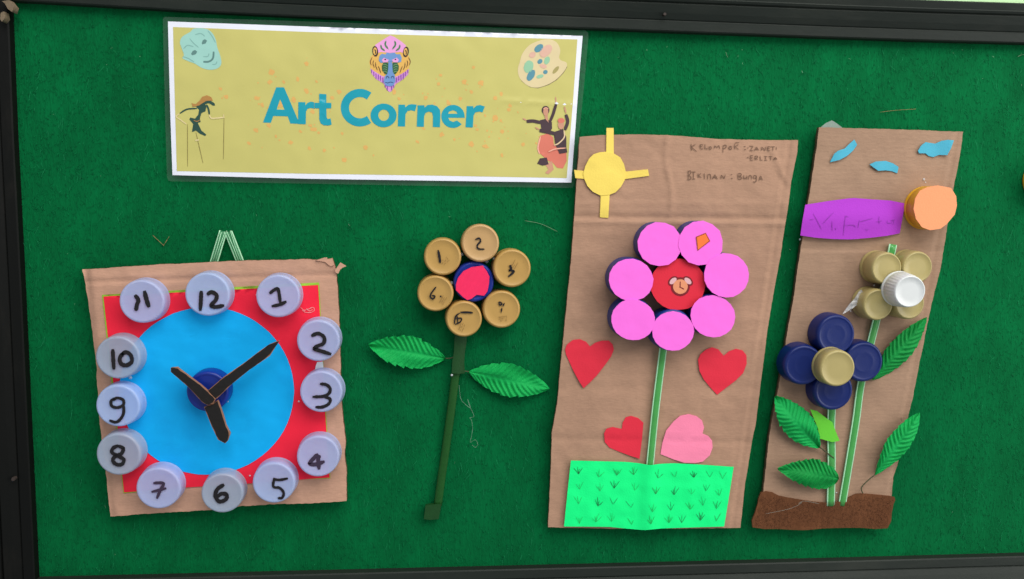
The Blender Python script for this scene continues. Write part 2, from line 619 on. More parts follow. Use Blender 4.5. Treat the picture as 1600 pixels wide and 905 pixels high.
def clear_material(name, tint, alpha, rough=0.15, body=(0.8, 0.85, 0.85)):
    """thin clear plastic: mostly see-through, a little haze and gloss"""
    m, nt, N, L, b = nodes_of(name)
    b.inputs['Base Color'].default_value = (*body, 1)
    b.inputs['Roughness'].default_value = rough
    tr = N.new('ShaderNodeBsdfTransparent'); tr.inputs[0].default_value = (*tint, 1)
    no = N.new('ShaderNodeTexNoise'); no.inputs['Scale'].default_value = 90; no.inputs['Detail'].default_value = 4
    tc = N.new('ShaderNodeTexCoord'); L.new(tc.outputs['Object'], no.inputs['Vector'])
    mr = N.new('ShaderNodeMapRange'); mr.inputs[3].default_value = alpha * .7; mr.inputs[4].default_value = alpha * 1.3
    L.new(no.outputs['Fac'], mr.inputs[0])
    mx = N.new('ShaderNodeMixShader')
    L.new(mr.outputs[0], mx.inputs[0]); L.new(tr.outputs[0], mx.inputs[1]); L.new(b.outputs[0], mx.inputs[2])
    L.new(mx.outputs[0], N['Material Output'].inputs['Surface'])
    return m


M_FELT = felt_material('green_felt', (0, 99, 52), 0.20)
M_FIBRE = fibre_material('green_fibre', (0, 100, 55))
M_FRAME = mat('black_wood', (32, 38, 33), .55, .25, 30, .3, 240, .25, dirt=(78, 78, 70), dirt_amt=.16, dirt_scale=26, stretch=(.35, 1, 1))
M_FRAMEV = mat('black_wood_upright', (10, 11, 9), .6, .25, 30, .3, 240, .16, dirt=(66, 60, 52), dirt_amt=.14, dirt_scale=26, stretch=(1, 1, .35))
M_BARE = mat('bare_wood', (120, 104, 84), .8, .3, 300, .5)
M_NAIL = mat('rusty_nail', (60, 50, 46), .6, .3, 500, .4)
M_WALL = mat('pale_green_wall', (196, 232, 178), .85, .06, 12, .4, 300)
M_CLOCKCARD = cardboard_material('cardboard_clock', (202, 156, 131), .06, .0072)
M_CARD2 = cardboard_material('cardboard_sheet', (176, 138, 114), .03, .0075)
M_CARD3 = cardboard_material('cardboard_strip', (165, 133, 110), .06, .0034)
M_EDGE = mat('cardboard_cut_edge', (140, 102, 80), .9, .35, 900, .8, 1200, stretch=(1, .3, 1))
M_FILM = clear_material('laminate_film', (.86, .92, .90), .07, .3, (.42, .55, .50))
M_WHITE = mat('white_print_paper', (240, 241, 252), .45, .012, 30, .06, 700, .4, coat=.4)
M_STRING = clear_material('glue_string_clear', (.95, .97, .95), .3, .2, (.6, .72, .66))
M_GLUE = clear_material('hot_glue', (.95, .95, .95), .5, .12, (.85, .87, .9))
M_TAPE = clear_material('clear_tape', (.92, .92, .92), .35, .12, (.8, .82, .82))
M_INK = mat('black_marker', (30, 27, 30), .5, .35, 700, .2)
M_INK2 = mat('faded_marker', (62, 48, 70), .55, .35, 600, .2)
M_PENCIL = mat('pencil', (116, 88, 70), .7, .25, 900)
M_MILKY = {k: mat('milky_cap_' + k, c, .3, .04, 160, .12, 160, .5, sss=.3) for k, c in dict(blue=(186, 206, 250), grey=(176, 190, 210), lilac=(190, 202, 246)).items()}
for mm in M_MILKY.values():
    nt_ = mm.node_tree
    tr_ = nt_.nodes.new('ShaderNodeBsdfTranslucent'); tr_.inputs[0].default_value = (.72, .8, .98, 1)
    tp_ = nt_.nodes.new('ShaderNodeBsdfTransparent'); tp_.inputs[0].default_value = (.9, .94, 1, 1)
    m0_ = nt_.nodes.new('ShaderNodeMixShader'); m0_.inputs[0].default_value = .42
    nt_.links.new(tr_.outputs[0], m0_.inputs[1]); nt_.links.new(tp_.outputs[0], m0_.inputs[2])
    mx_ = nt_.nodes.new('ShaderNodeMixShader'); mx_.inputs[0].default_value = .66
    nt_.links.new(m0_.outputs[0], mx_.inputs[1]); nt_.links.new(nt_.nodes['Principled BSDF'].outputs[0], mx_.inputs[2])
    nt_.links.new(mx_.outputs[0], nt_.nodes['Material Output'].inputs['Surface'])
M_BLUECAP = mat('blue_cap', (15, 34, 98), .36, .08, 120, .05, 400, .35)
M_MIDBLUE = mat('mid_blue_cap', (24, 52, 128), .36, .08, 120, .05, 400, .4)
M_ROYAL = mat('royal_blue_cap', (16, 44, 140), .36, .08, 120, .05, 400, .45)
M_TAN = mat('tan_gold_cap', (188, 148, 82), .36, .05, 120, .04, 400, .45)
M_TAN2 = mat('pale_tan_cap', (196, 156, 104), .38, .05, 120, .04, 400, .45)
M_OLIVE = mat('olive_gold_cap', (176, 160, 104), .36, .05, 120, .04, 400, .45)
M_WCAP = mat('white_cap', (224, 226, 225), .4, .02, 120, .04, 400, .4, sss=.15)
M_YCAP = mat('yellow_cap', (222, 164, 34), .36, .06, 120, .04, 400, .45)
M_LEAF = mat('leaf_fabric', (6, 162, 76), .66, .2, 140, .5, 700, .22)
M_LEAFD = mat('leaf_fabric_deep', (2, 138, 58), .66, .2, 140, .5, 700, .22)
M_STEMTAPE = mat('green_floral_tape', (26, 80, 28), .55, .2, 160, .3, 500, .25)
M_STEMDARK = mat('dark_floral_tape', (26, 70, 30), .5, .22, 200, .35, 500, .3)
M_WIRE = mat('leaf_wire', (70, 74, 48), .6, .3, 400)
M_STRAW = clear_material('green_straw', (.6, .9, .62), .66, .2, lin((88, 184, 96)))
M_STRAWE = mat('pale_straw_edge', (176, 226, 186), .3, .05, 200)
M_STRAWH = clear_material('clear_straw', (.7, .92, .78), .3, .18, lin((120, 200, 150)))

# ------------------------------------------------------------------ wall and notice board
wy = 0.016
obj('wall', [Vector((-2, wy, -1.4)), Vector((2.2, wy, -1.4)), Vector((2.2, wy, 1.4)), Vector((-2, wy, 1.4))], [[0, 1, 2, 3]], M_WALL)
tag(bpy.data.objects['wall'], 'pale green painted wall behind the notice board', 'wall', kind='structure')

TL, BL = P(21, 4.5), P(62, 901)
TOPLINE = [P(u, v) for u, v in ((21, 4.5), (150, 12), (300, 21), (450, 28.5), (600, 35), (800, 43.5), (1000, 51), (1150, 56.5), (1300, 62), (1450, 66.8), (1600, 70.8), (1720, 73.5))]
BOTLINE = [P(u, v) for u, v in ((62, 901), (300, 895.5), (700, 885.7), (1000, 878.5), (1300, 871.3), (1600, 863.2), (1720, 860))]
board = thing('notice_board', (0.12, 0, BL.z), 'green felt notice board in a black moulded wooden frame', 'notice board')
xl, xr = min(TL.x, BL.x) - .03, TOPLINE[-1].x + .03
zt, zb = max(p.z for p in TOPLINE) + .02, min(p.z for p in BOTLINE) - .02
obj('felt_panel', [Vector((x, y, z)) for y in (0, .012) for x, z in ((xl, zb), (xr, zb), (xr, zt), (xl, zt))],
    [[0, 1, 2, 3], [7, 6, 5, 4], [0, 4, 5, 1], [1, 5, 6, 2], [2, 6, 7, 3], [3, 7, 4, 0]], M_FELT, board, False)

PROFILE = [(0, -.001), (0, .0062), (.0008, .0070), (.0066, .0078), (.0070, .0070), (.0076, .0068), (.0082, .0076), (.012, .0098), (.0172, .0122), (.0178, .0108), (.0186, .0106), (.0194, .0122), (.0208, .0132), (.0216, .0126), (.0226, .0130), (.026, .0144), (.0268, .0136), (.0272, .012), (.0272, -.0155)]


def rail(path, out, m):
    V, Fc = [], []
    n = len(path); k = len(PROFILE)
    for i, p in enumerate(path):
        for d, h in PROFILE:
            e = 0
            if i == 0: e = -d
            if i == n - 1: e = d
            t = (path[-1] - path[0]).normalized()
            V.append(Vector((p.x + out[0] * d + t.x * e, -h, p.z + out[1] * d + t.z * e)))
    for i in range(n - 1):
        for j in range(k - 1):
            Fc.append([i * k + j, i * k + j + 1, (i + 1) * k + j + 1, (i + 1) * k + j])
    return obj('frame_rail', V, Fc, m, board, False)


top_rail = rail(TOPLINE, (0, 1), M_FRAME)
bot_rail = rail(BOTLINE, (0, -1), M_FRAME)
left_rail = rail([TL, P(28.5, 200), P(41, 450), P(52.5, 700), BL], (-1, 0), M_FRAMEV)
right_rail = rail([TOPLINE[-1], BOTLINE[-1]], (1, 0), M_FRAMEV)
for u, v, h, r, par in ((1039, 22, .0105, 2.4, top_rail), (20.5, 749, .0115, 3.0, left_rail)):
    V, Fc, sl = flat(ell(u, v, r, r, n=12, jit=.08), h + .0012, .003)
    obj('nail_head', V, Fc, [M_NAIL, M_NAIL], par, True, sl)
for pts in ([(3, 2), (14, 0), (22, 10), (19, 19), (12, 14), (8, 6)], [(1, 20), (6, 18), (8, 28), (3, 34), (0, 30)]):
    V, Fc, sl = flat(pts, .0128, .006, L=5)
    obj('bare_wood_patch', V, Fc, [M_BARE, M_BARE], left_rail, True, sl)

# fuzz lying on the felt
V, Fc = [], []
rnd = random.Random(3)
for i in range(52000):
    p = P(rnd.uniform(14, 1715), rnd.uniform(2, 906))
    if p.z > TOPLINE[0].z - .0015 or p.x < TL.x: continue
    a = PI / 2 + rnd.gauss(0, .55)
    if rnd.random() < .12: a = rnd.uniform(0, PI)
    l = rnd.uniform(.0010, .0034) * (1.9 if rnd.random() < .05 else 1)
    w = rnd.uniform(.00006, .00015)
    h1, h2 = rnd.uniform(.0001, .0004), rnd.uniform(.0002, .0010)
    dx, dz = math.cos(a), math.sin(a)
    bx = rnd.uniform(-.35, .35) * l
    q = len(V)
    for s, hh, o in ((0, h1, 0), (.5, h2, bx), (1, h1, bx * .6)):
        cx, cz = p.x + dx * l * s - dz * o, p.z + dz * l * s + dx * o
        V += [(cx - dz * w, -hh, cz + dx * w), (cx + dz * w, -hh, cz - dx * w)]
    Fc += [(q, q + 1, q + 3, q + 2), (q + 2, q + 3, q + 5, q + 4)]
obj('felt_fuzz', V, Fc, M_FIBRE, board, False, None, None, 'stuff')
V, Fc = [], []
for i in range(2600):
    u_, v_ = rnd.uniform(30, 1710), rnd.uniform(70, 890)
    if noise.noise(Vector((u_ / 70, v_ / 110, 4))) < -.05: continue
    q = len(V)
    l = rnd.uniform(4, 15); a = rnd.gauss(0, .35); w = rnd.uniform(.00005, .0001); cv = rnd.gauss(0, .12)
    n_ = 6
    for j in range(n_ + 1):
        a += cv
        u_ += math.sin(a) * l / n_; v_ += math.cos(a) * l / n_
        p = P(u_, v_, .0005 + .0006 * math.sin(PI * j / n_))
        V += [p - Vector((w, 0, 0)), p + Vector((w, 0, 0))]
    Fc += [(q + 2 * j, q + 2 * j + 1, q + 2 * j + 3, q + 2 * j + 2) for j in range(n_)]
obj('pale_felt_strands', V, Fc, mat('pale_strand', (22, 134, 84), .9, .3, 60), board, False, None, None, 'stuff')
V, Fc = [], []
for i in range(80):
    edge = rnd.random() < .4
    u_, v_ = (rnd.uniform(40, 1600), 75 + rnd.random() ** 2 * 40) if edge else (rnd.uniform(60, 1600), rnd.uniform(80, 870))
    q = len(V)
    l = rnd.uniform(1, 4.5); a = rnd.uniform(0, 2 * PI); w = rnd.uniform(.00005, .00011); cv = rnd.gauss(0, .5)
    for j in range(5):
        a += cv
        u_ += math.cos(a) * l / 4; v_ += math.sin(a) * l / 4
        p = P(u_, v_, .0010)
        V += [p - Vector((w, 0, w)), p + Vector((w, 0, w))]
    Fc += [(q + 2 * j, q + 2 * j + 1, q + 2 * j + 3, q + 2 * j + 2) for j in range(4)]
obj('lint', V, Fc, mat('lint_grey', (120, 160, 130), .9, .4, 30), board, False, None, None, 'stuff')


def thread(pts, h, w, m, label, name='loose_thread', cat='thread'):
    c = curve_pts(pts, 6)
    P3 = [P(u, v, h + .0006 * math.sin(i * .9)) for i, (u, v) in enumerate(c)]
    o = tube(P3, w, m, name, None, 5)
    return tag(o, label, cat)


M_TH1 = mat('dry_straw_thread', (150, 128, 84), .7)
M_TH2 = mat('pale_hair', (112, 146, 112), .6)
thread(Z(120, 350, 3.62, [(430, 65), (462, 95), (490, 121)]) + Z(120, 350, 3.62, [(491, 120), (506, 98), (522, 72)]), .0012, .00018, M_TH1, 'tiny bent brown thread on the felt above the clock')
thread([(820, 345), (845, 350), (871, 362)], .0012, .00017, M_TH2, 'pale curved hair on the felt left of the large pink flower card')
thread([(1375, 175.5), (1400, 172.5), (1431, 170.5)], .001, .00014, M_TH1, 'thin straw-coloured thread on the felt above the narrow card')
thread([(1590, 89), (1596, 86), (1606, 84)], .001, .00018, M_TH2, 'pale lint thread in the corner below the top rail')
thread([(1134, 82), (1137, 90)], .001, .00018, M_TH2, 'short pale lint thread below the top rail above the pink flower card')
thread(Z(650, 500, 2.828, [(190, 288), (197, 345), (215, 370), (240, 388), (228, 350), (236, 378), (256, 425), (238, 432), (246, 445), (250, 480), (246, 512), (240, 540), (262, 530), (273, 550), (262, 563), (248, 552)]),
       .0014, .0001, M_STRING, 'wispy clear glue string dangling right of the taped stem', 'glue_string', 'glue string')

# ------------------------------------------------------------------ laminated sign
hb = lambda u, v: .0007 * math.sin((u - 250) / 95.0) + .0009 * math.sin((v - 40) / 75.0 + u / 300)
hb0 = hb
hb = lambda u, v: hb0(u, v) + rumple(u, v, 60, .0005, 2) + (.0004 * math.exp(-((v - 158 - .06 * (u - 800)) / 4) ** 2) * min(1, max(0, (u - 765) / 40)))
SB = .0036
sign = thing('laminated_sign', P(583, 290), 'laminated yellow green sign reading Art Corner with painted clip art', 'sign')
P_OUT = [(262.4, 33.6), (480, 41.5), (700, 49), (910.5, 56.2), (905, 120), (898, 215), (892.6, 285.5), (680, 282.5), (480, 279.5), (269.5, 273.7), (266.5, 190), (264, 100)]
film_out = [(258, 26.5), (400, 31), (580, 37), (760, 43), (914, 47.5), (919, 51), (919.5, 56), (913, 130), (905, 210), (898, 289), (895, 293), (890, 293.8), (700, 291), (480, 287), (268, 283.5), (263, 282), (261, 277), (258, 180), (254.5, 33), (255, 28.5)]
sheet('laminate_border', film_out, SB, M_FILM, sign, .0002, hb, [P_OUT])
sheet('white_paper', P_OUT, SB + .0001, M_WHITE, sign, .0002, hb)
M_KHAKI = mat('khaki_print', (206, 197, 114), .42, .03, 60, .06, 800, .4, coat=.4)
PR = [(270.4, 42.3), (480, 50), (700, 56.5), (902.2, 61.8), (896, 150), (885.5, 278.4), (680, 274.5), (480, 271.5), (276.3, 267.5), (273, 150)]
ground_print = sheet('printed_ground', PR, SB + .0002, M_KHAKI, sign, 0, hb)
pm = lambda n, c: mat('print_' + n, c, .42, .03, 200, .04, 800, .4, coat=.4)


def pr(name, pts, m, par, lev=1, holes=()):
    return sheet(name, pts, SB + .0002 + .00006 * lev, m, par, 0, hb, holes, 10)


def prpen(name, strokes, w, m, par, lev=2, sm=6, taper=.6, kind=None):
    return pen(name, strokes, w, SB + .0002 + .00006 * lev, m, par, hb, 0, sm, taper, None, kind)


# orange splatter under the lettering
V, Fc = [], []
spots = Z(250, 20, 3.232, [(565, 300), (555, 350), (695, 335), (740, 258), (790, 348), (488, 430), (515, 465), (485, 595), (450, 660), (660, 655), (755, 685), (830, 695), (930, 745), (920, 610), (775, 590), (760, 570), (800, 605), (585, 625), (905, 400), (870, 430), (740, 395), (625, 350), (1040, 678), (548, 570), (710, 600), (305, 385), (335, 425), (770, 500), (610, 465), (675, 440)])
spots += Z(560, 20, 3.232, [(415, 315), (405, 360), (535, 350), (620, 355), (580, 275), (340, 430), (455, 455), (570, 400), (515, 435), (690, 430), (720, 410), (760, 490), (765, 470), (725, 600), (600, 590), (590, 570), (330, 585), (298, 652), (485, 640), (420, 615), (570, 665), (640, 675), (725, 720), (830, 665), (180, 400), (205, 435), (35, 680), (690, 530), (640, 520), (720, 545)])
for i in range(60):
    a = random.choice(spots)
    spots.append((a[0] + random.gauss(0, 14), a[1] + random.gauss(0, 11)))
for i, (u, v) in enumerate(spots):
    r = random.uniform(2.2, 5.0) if i < 60 else random.uniform(.7, 1.8)
    a, b_, _ = flat(ell(u, v, r, r * random.uniform(.6, 1.1), random.uniform(0, 90), 11, .28), SB + .00025 + .000001 * (i % 20), 0, hb, L=30)
    q = len(V); V += a; Fc += [[x + q for x in f] for f in b_]
obj('orange_splatter', V, Fc, pm('splatter', (228, 178, 100)), ground_print, True, None, None, 'stuff')

T = pm('teal', (14, 158, 178))
S7 = lambda p: Z(400, 130, 4.324, p)
pr('letter', S7([(47, 266), (137, 28), (190, 29), (286, 255), (286, 275), (232, 273), (214, 224), (117, 222), (100, 268)]), T, sign, 2, [S7([(163, 108), (193, 180), (140, 178)])])
pr('letter', S7([(286, 128), (334, 129), (333, 152), (348, 134), (370, 125), (393, 130), (392, 173), (370, 168), (350, 172), (338, 190), (336, 278), (284, 276)]), T, sign, 3)
pr('letter', S7([(427, 72), (475, 75), (475, 133), (509, 134), (508, 170), (475, 170), (477, 232), (485, 243), (504, 238), (511, 280), (490, 286), (460, 285), (437, 272), (428, 245), (427, 170), (395, 170), (395, 133), (427, 133)]), T, sign, 4)
pr('letter', S7(arc(702, 166, 129, 127, 53, 306, 30) + arc(702, 166, 74, 72, 310, 50, 24)), T, sign, 2)
pr('letter', S7(ell(862, 218, 88, 80, 0, 32)), T, sign, 3, [S7(ell(863, 217, 37, 38, 0, 24))])
pr('letter', S7([(962, 145), (1008, 146), (1008, 165), (1030, 146), (1055, 142), (1086, 146), (1075, 190), (1050, 184), (1025, 188), (1010, 210), (1007, 293), (958, 293)]), T, sign, 2)
pr('letter', S7([(1092, 150), (1138, 150), (1138, 166), (1160, 148), (1190, 145), (1222, 155), (1243, 180), (1246, 215), (1243, 298), (1195, 296), (1196, 225), (1190, 200), (1168, 192), (1145, 202), (1136, 225), (1134, 295), (1086, 294)]), T, sign, 3)
pr('letter', S7(arc(1331, 225, 79, 78, -7, 318, 34) + [(1358, 252), (1332, 263), (1308, 252), (1299, 234)]), T, sign, 2, [S7([(1298, 207), (1305, 192), (1330, 183), (1352, 191), (1362, 207)])])
pr('letter', S7([(1424, 155), (1468, 156), (1468, 172), (1490, 152), (1515, 148), (1546, 158), (1530, 198), (1508, 192), (1482, 198), (1470, 220), (1465, 300), (1416, 298)]), T, sign, 3)

# mandrill head
S = lambda p: Z(560, 45, 8.23, p)
mir = lambda p: [(2 * 411 - x, y) for x, y in p][::-1]
lil, yel, blu, dkb, grn, pnk = pm('lilac', (222, 152, 218), ), pm('amber', (232, 182, 92)), pm('sky_blue', (112, 152, 206)), pm('dark_brown', (66, 44, 40)), pm('fern', (74, 128, 84)), pm('rose', (238, 164, 220))
head = pr('mandrill_print', S([(255, 290), (410, 280), (570, 290), (650, 350), (672, 430), (645, 520), (560, 590), (490, 620), (410, 600), (330, 620), (260, 590), (160, 520), (140, 430), (165, 350)]), yel, sign, 1)
pr('beard', S([(155, 510), (200, 545), (290, 600), (340, 620), (410, 640), (470, 620), (520, 600), (600, 555), (652, 515), (640, 590), (560, 660), (480, 710), (430, 800), (400, 815), (370, 790), (320, 700), (230, 650), (170, 580)]), lil, head, 2)
pr('crown_hair', S([(412, 85), (470, 110), (560, 170), (612, 215), (602, 250), (570, 310), (540, 298), (410, 312), (290, 298), (255, 310), (240, 250), (213, 210), (290, 160), (360, 115)]), pnk, head, 2)
prpen('beard_stripes', [S([(x, y), (x + 2, y + l)]) for x, y, l in ((170, 525, 45), (198, 550, 55), (226, 575, 70), (256, 590, 65), (284, 605, 60), (314, 625, 70), (345, 725, 30), (372, 735, 55), (428, 735, 55), (455, 725, 30), (490, 625, 65), (518, 605, 60), (548, 590, 70), (578, 570, 75), (606, 550, 55), (636, 525, 45))], 1.5, pm('purple', (138, 76, 172)), head, 3, 2, .9, 'stuff')
for e in ((217, 290), (611, 298)):
    ear = pr('ear', S(ell(*e, 37, 68, -8 if e[0] < 400 else 8)), dkb, head, 4)
    pr('ear_lining', S(ell(e[0] - 3, e[1] - 2, 24, 48, 0)), yel, ear, 5)
    prpen('ear_fold', [S([(e[0] - 8, e[1] - 25), (e[0] + 4, e[1]), (e[0] + 2, e[1] + 35)])], 1.6, dkb, ear, 6)
pr('brow', S([(262, 410), (272, 350), (300, 322), (350, 330), (365, 306), (410, 316), (465, 306), (490, 330), (535, 325), (557, 375), (550, 425), (515, 435), (470, 430), (440, 425), (370, 425), (330, 432), (290, 440)]), blu, head, 4)
for f in (lambda p: p, mir):
    eye = pr('eye_patch', S(f([(300, 402), (330, 372), (392, 402), (370, 432), (320, 432)])), pnk, head, 5)
    pr('pupil', S(f(ell(345, 395, 12, 9, 0, 10))), dkb, eye, 6)
    ck = pr('cheek', S(f([(320, 440), (350, 430), (382, 440), (390, 520), (370, 590), (340, 580), (305, 530), (302, 480)])), pm('forest', (46, 96, 62)), head, 5)
    prpen('cheek_ridges', [S(f([(316, y), (345, y - 4), (374, y + 14)])) for y in (462, 492, 522, 552)], .7, pm('mint_line', (136, 178, 112)), ck, 6, 4, .6, 'stuff')
    prpen('hair_streak', [{'w': 2.6, 'p': S(f([(288, 205), (298, 250), (342, 285)]))}], 2.6, grn, head, 4, 5, .2)
    prpen('hair_streak', [{'w': 2.6, 'p': S(f([(356, 155), (346, 205), (386, 265)]))}], 2.6, grn, head, 4, 5, .2)
    for w in ([(178, 366), (155, 420), (166, 470)], [(196, 405), (188, 450), (206, 500)], [(222, 432), (224, 480), (246, 532)], [(256, 482), (272, 520), (290, 572)]):
        prpen('whisker', [S(f(w))], 1.2, pm('whisker_brown', (112, 76, 40)), head, 4, 4, .4)
muz = pr('muzzle', S([(386, 428), (434, 428), (442, 560), (470, 600), (475, 680), (450, 730), (410, 742), (350, 730), (325, 680), (340, 610), (372, 580), (384, 520)]), blu, head, 6)
prpen('mouth', [S([(345, 690), (380, 697), (410, 686), (450, 694)])], 1.1, pm('navy', (52, 72, 116)), muz, 7)
for n_ in ([(358, 640), (366, 612), (388, 622), (394, 640)], [(420, 640), (430, 615), (452, 618), (458, 640)]):
    prpen('nostril', [S(n_)], 1.2, pm('navy', (52, 72, 116)), muz, 7)

# palette
S = lambda p: Z(800, 50, 3.77, p)
pal = pr('palette_print', S(curve_pts([(45, 180), (60, 130), (100, 80), (150, 55), (200, 43), (240, 48), (270, 70), (285, 110), (278, 150), (290, 168), (320, 180), (322, 205), (300, 240), (260, 280), (210, 310), (150, 328), (100, 320), (55, 285), (37, 250), (35, 215)], 3, True)), pm('palette_cream', (228, 208, 160)), sign, 2)
pr('palette_shade', S([(40, 262), (58, 292), (104, 325), (152, 333), (214, 314), (264, 284), (304, 243), (327, 205), (322, 205), (300, 240), (260, 280), (210, 309), (150, 327), (100, 319)]), pm('palette_edge', (150, 134, 92)), pal, 1)
pr('thumb_hole', S(ell(258, 224, 27, 11, -50)), pm('palette_hole', (172, 158, 96)), pal, 3)
cb, cp, cg = pm('paint_blue', (92, 148, 164)), pm('paint_pink', (228, 182, 160)), pm('paint_green', (154, 202, 164))
for x, y, a, b_, r, m in ((158, 96, 30, 19, -40, cb), (200, 112, 45, 27, -45, cp), (120, 135, 20, 17, -30, cp), (98, 205, 28, 38, 15, cg), (112, 255, 20, 36, 30, cb), (165, 174, 16, 13, -40, cb), (206, 168, 16, 24, 20, cg), (184, 202, 22, 12, 15, cp), (197, 236, 14, 12, -40, cb), (165, 262, 21, 11, -15, cg)):
    pr('paint_dab', S(ell(x, y, a, b_, r, 18, .04)), m, pal, 4)

# mask
S = lambda p: Z(265, 35, 4.02, p)
msk = pr('mask_print', S(curve_pts([(65, 125), (80, 90), (130, 60), (150, 40), (200, 37), (240, 45), (270, 70), (290, 110), (300, 160), (318, 210), (325, 260), (300, 290), (250, 298), (200, 285), (160, 260), (120, 245), (80, 225), (90, 205), (75, 160)], 3, True)), pm('mask_teal', (162, 212, 200)), sign, 2)
md, ml_ = pm('mask_dark', (98, 138, 132)), pm('mask_line', (136, 184, 174))
pr('mask_eye', S([(135, 198), (145, 180), (160, 174), (173, 184), (165, 200), (142, 208)]), md, msk, 3)
pr('mask_eye', S([(202, 132), (208, 113), (222, 106), (236, 115), (226, 133), (206, 139)]), md, msk, 3)
prpen('mask_mouth', [S([(212, 248), (248, 246), (272, 226), (277, 184)])], 2.9, md, msk, 3, 6, .9)
for s in ([(88, 165), (112, 145), (150, 152)], [(160, 78), (195, 70), (222, 88)], [(126, 102), (150, 130), (182, 158)], [(210, 216), (240, 214), (248, 195)], [(240, 52), (268, 90), (288, 128)], [(84, 215), (120, 228), (155, 250)], [(268, 265), (290, 262), (298, 245)]):
    prpen('mask_crease', [S(s)], 1.5, ml_, msk, 3)
# puppet
dg, cre, och = pm('puppet_green', (42, 78, 66)), pm('puppet_cream', (232, 212, 156)), pm('puppet_ochre', (186, 134, 70))
pup = pr('puppet_print', S([(165, 530), (205, 510), (232, 522), (225, 560), (200, 570), (190, 605), (195, 625), (177, 632), (200, 680), (231, 705), (222, 714), (190, 700), (165, 680), (140, 690), (148, 640), (124, 610), (130, 598), (160, 605), (180, 580), (185, 550)]), dg, sign, 2)
prpen('puppet_arm', [S([(64, 572), (110, 546), (172, 541)])], 2.4, dg, pup, 3)
prpen('puppet_arm', [S([(232, 518), (244, 545), (250, 578)])], 2.8, dg, pup, 3)
prpen('puppet_head', [S([(196, 520), (238, 500), (262, 506), (284, 522)])], 4.4, dg, pup, 3, 6, .25)
pr('puppet_hair', S([(190, 490), (205, 468), (235, 458), (262, 470), (272, 492), (230, 493), (185, 522), (145, 532), (138, 508), (165, 514)]), och, pup, 4)
prpen('puppet_forearm', [S([(62, 574), (42, 592), (72, 615), (106, 640)])], 1.7, cre, pup, 4)
prpen('puppet_forearm', [S([(250, 582), (262, 602), (300, 601), (340, 597)])], 2.0, cre, pup, 4)
prpen('puppet_hand', [S([(339, 578), (342, 602)])], 1.6, cre, pup, 5)
prpen('puppet_foot', [S([(160, 742), (185, 738)])], 2.2, cre, pup, 4)
prpen('puppet_sash', [S([(150, 615), (172, 622), (192, 612)])], 1.2, och, pup, 4)
for s in ([(112, 640), (113, 905)], [(165, 690), (210, 885)], [(342, 600), (338, 860)]):
    prpen('puppet_rod', [S(s)], .8, pm('rod_brown', (134, 116, 60)), pup, 3, 12)
# dancers
S = lambda p: Z(800, 50, 3.77, p)
cor, dk, sk, pk = pm('coral', (222, 122, 102)), pm('plum_black', (74, 54, 60)), pm('skin', (208, 150, 122)), pm('pale_coral', (244, 176, 152))
dan = pr('dancers_print', S([(165, 612), (210, 598), (242, 620), (246, 660), (290, 700), (320, 700), (322, 760), (300, 805), (265, 800), (240, 770), (215, 760), (160, 712), (150, 680), (156, 640)]), cor, sign, 2)
prpen('skirt_hem', [S([(168, 615), (153, 680), (162, 720)])], 2.2, pk, dan, 3)
pr('dark_hem', S([(148, 776), (165, 745), (205, 740), (216, 780), (180, 788)]), dk, dan, 4)
pr('legs', S([(195, 780), (235, 760), (246, 810), (215, 838), (195, 831), (215, 810)]), sk, dan, 3)
pr('torso', S([(165, 520), (200, 512), (235, 530), (236, 570), (225, 586), (175, 582)]), dk, dan, 4)
prpen('arm', [S([(86, 527), (125, 525), (172, 535)])], 5.2, dk, dan, 5, 6, .8)
prpen('arm', [S([(224, 528), (243, 482), (260, 425)])], 4.6, dk, dan, 5, 6, .8)
prpen('hand', [S([(86, 521), (64, 510)])], 2.2, sk, dan, 4)
prpen('hand', [S([(259, 415), (257, 383)])], 2.0, sk, dan, 4)
pr('neck', S([(190, 485), (210, 485), (212, 512), (216, 535), (196, 512)]), sk, dan, 6)
hd = pr('dancer_hair', S(ell(198, 461, 23, 25, 0)), dk, dan, 5)
pr('face', S(ell(199, 470, 15, 25, 0)), sk, dan, 7)
prpen('head_band', [S([(184, 454), (200, 446), (215, 454)])], 1.4, pk, dan, 8)
pr('torso', S([(245, 590), (300, 572), (320, 620), (320, 680), (326, 710), (280, 718), (255, 660)]), dk, dan, 6)
prpen('arm', [S([(162, 579), (205, 588), (258, 600)])], 5.8, dk, dan, 7, 6, .8)
prpen('arm', [S([(312, 578), (328, 528), (318, 486)])], 5.0, dk, dan, 7, 6, .8)
prpen('hand', [S([(160, 575), (138, 562)])], 2.2, sk, dan, 6)
prpen('hand', [S([(318, 478), (309, 440)])], 2.4, sk, dan, 6)
pr('face', S(ell(289, 548, 18, 26, 0)), sk, dan, 8)
pr('head_cloth', S(ell(290, 522, 20, 15, 0)), cor, dan, 9)
prpen('sash', [S([(306, 580), (308, 620), (275, 656), (248, 668)])], 2.0, pm('sash_cream', (228, 198, 160)), dan, 9)
prpen('belt', [S([(215, 706), (255, 690), (316, 684)])], 2.0, pk, dan, 10)

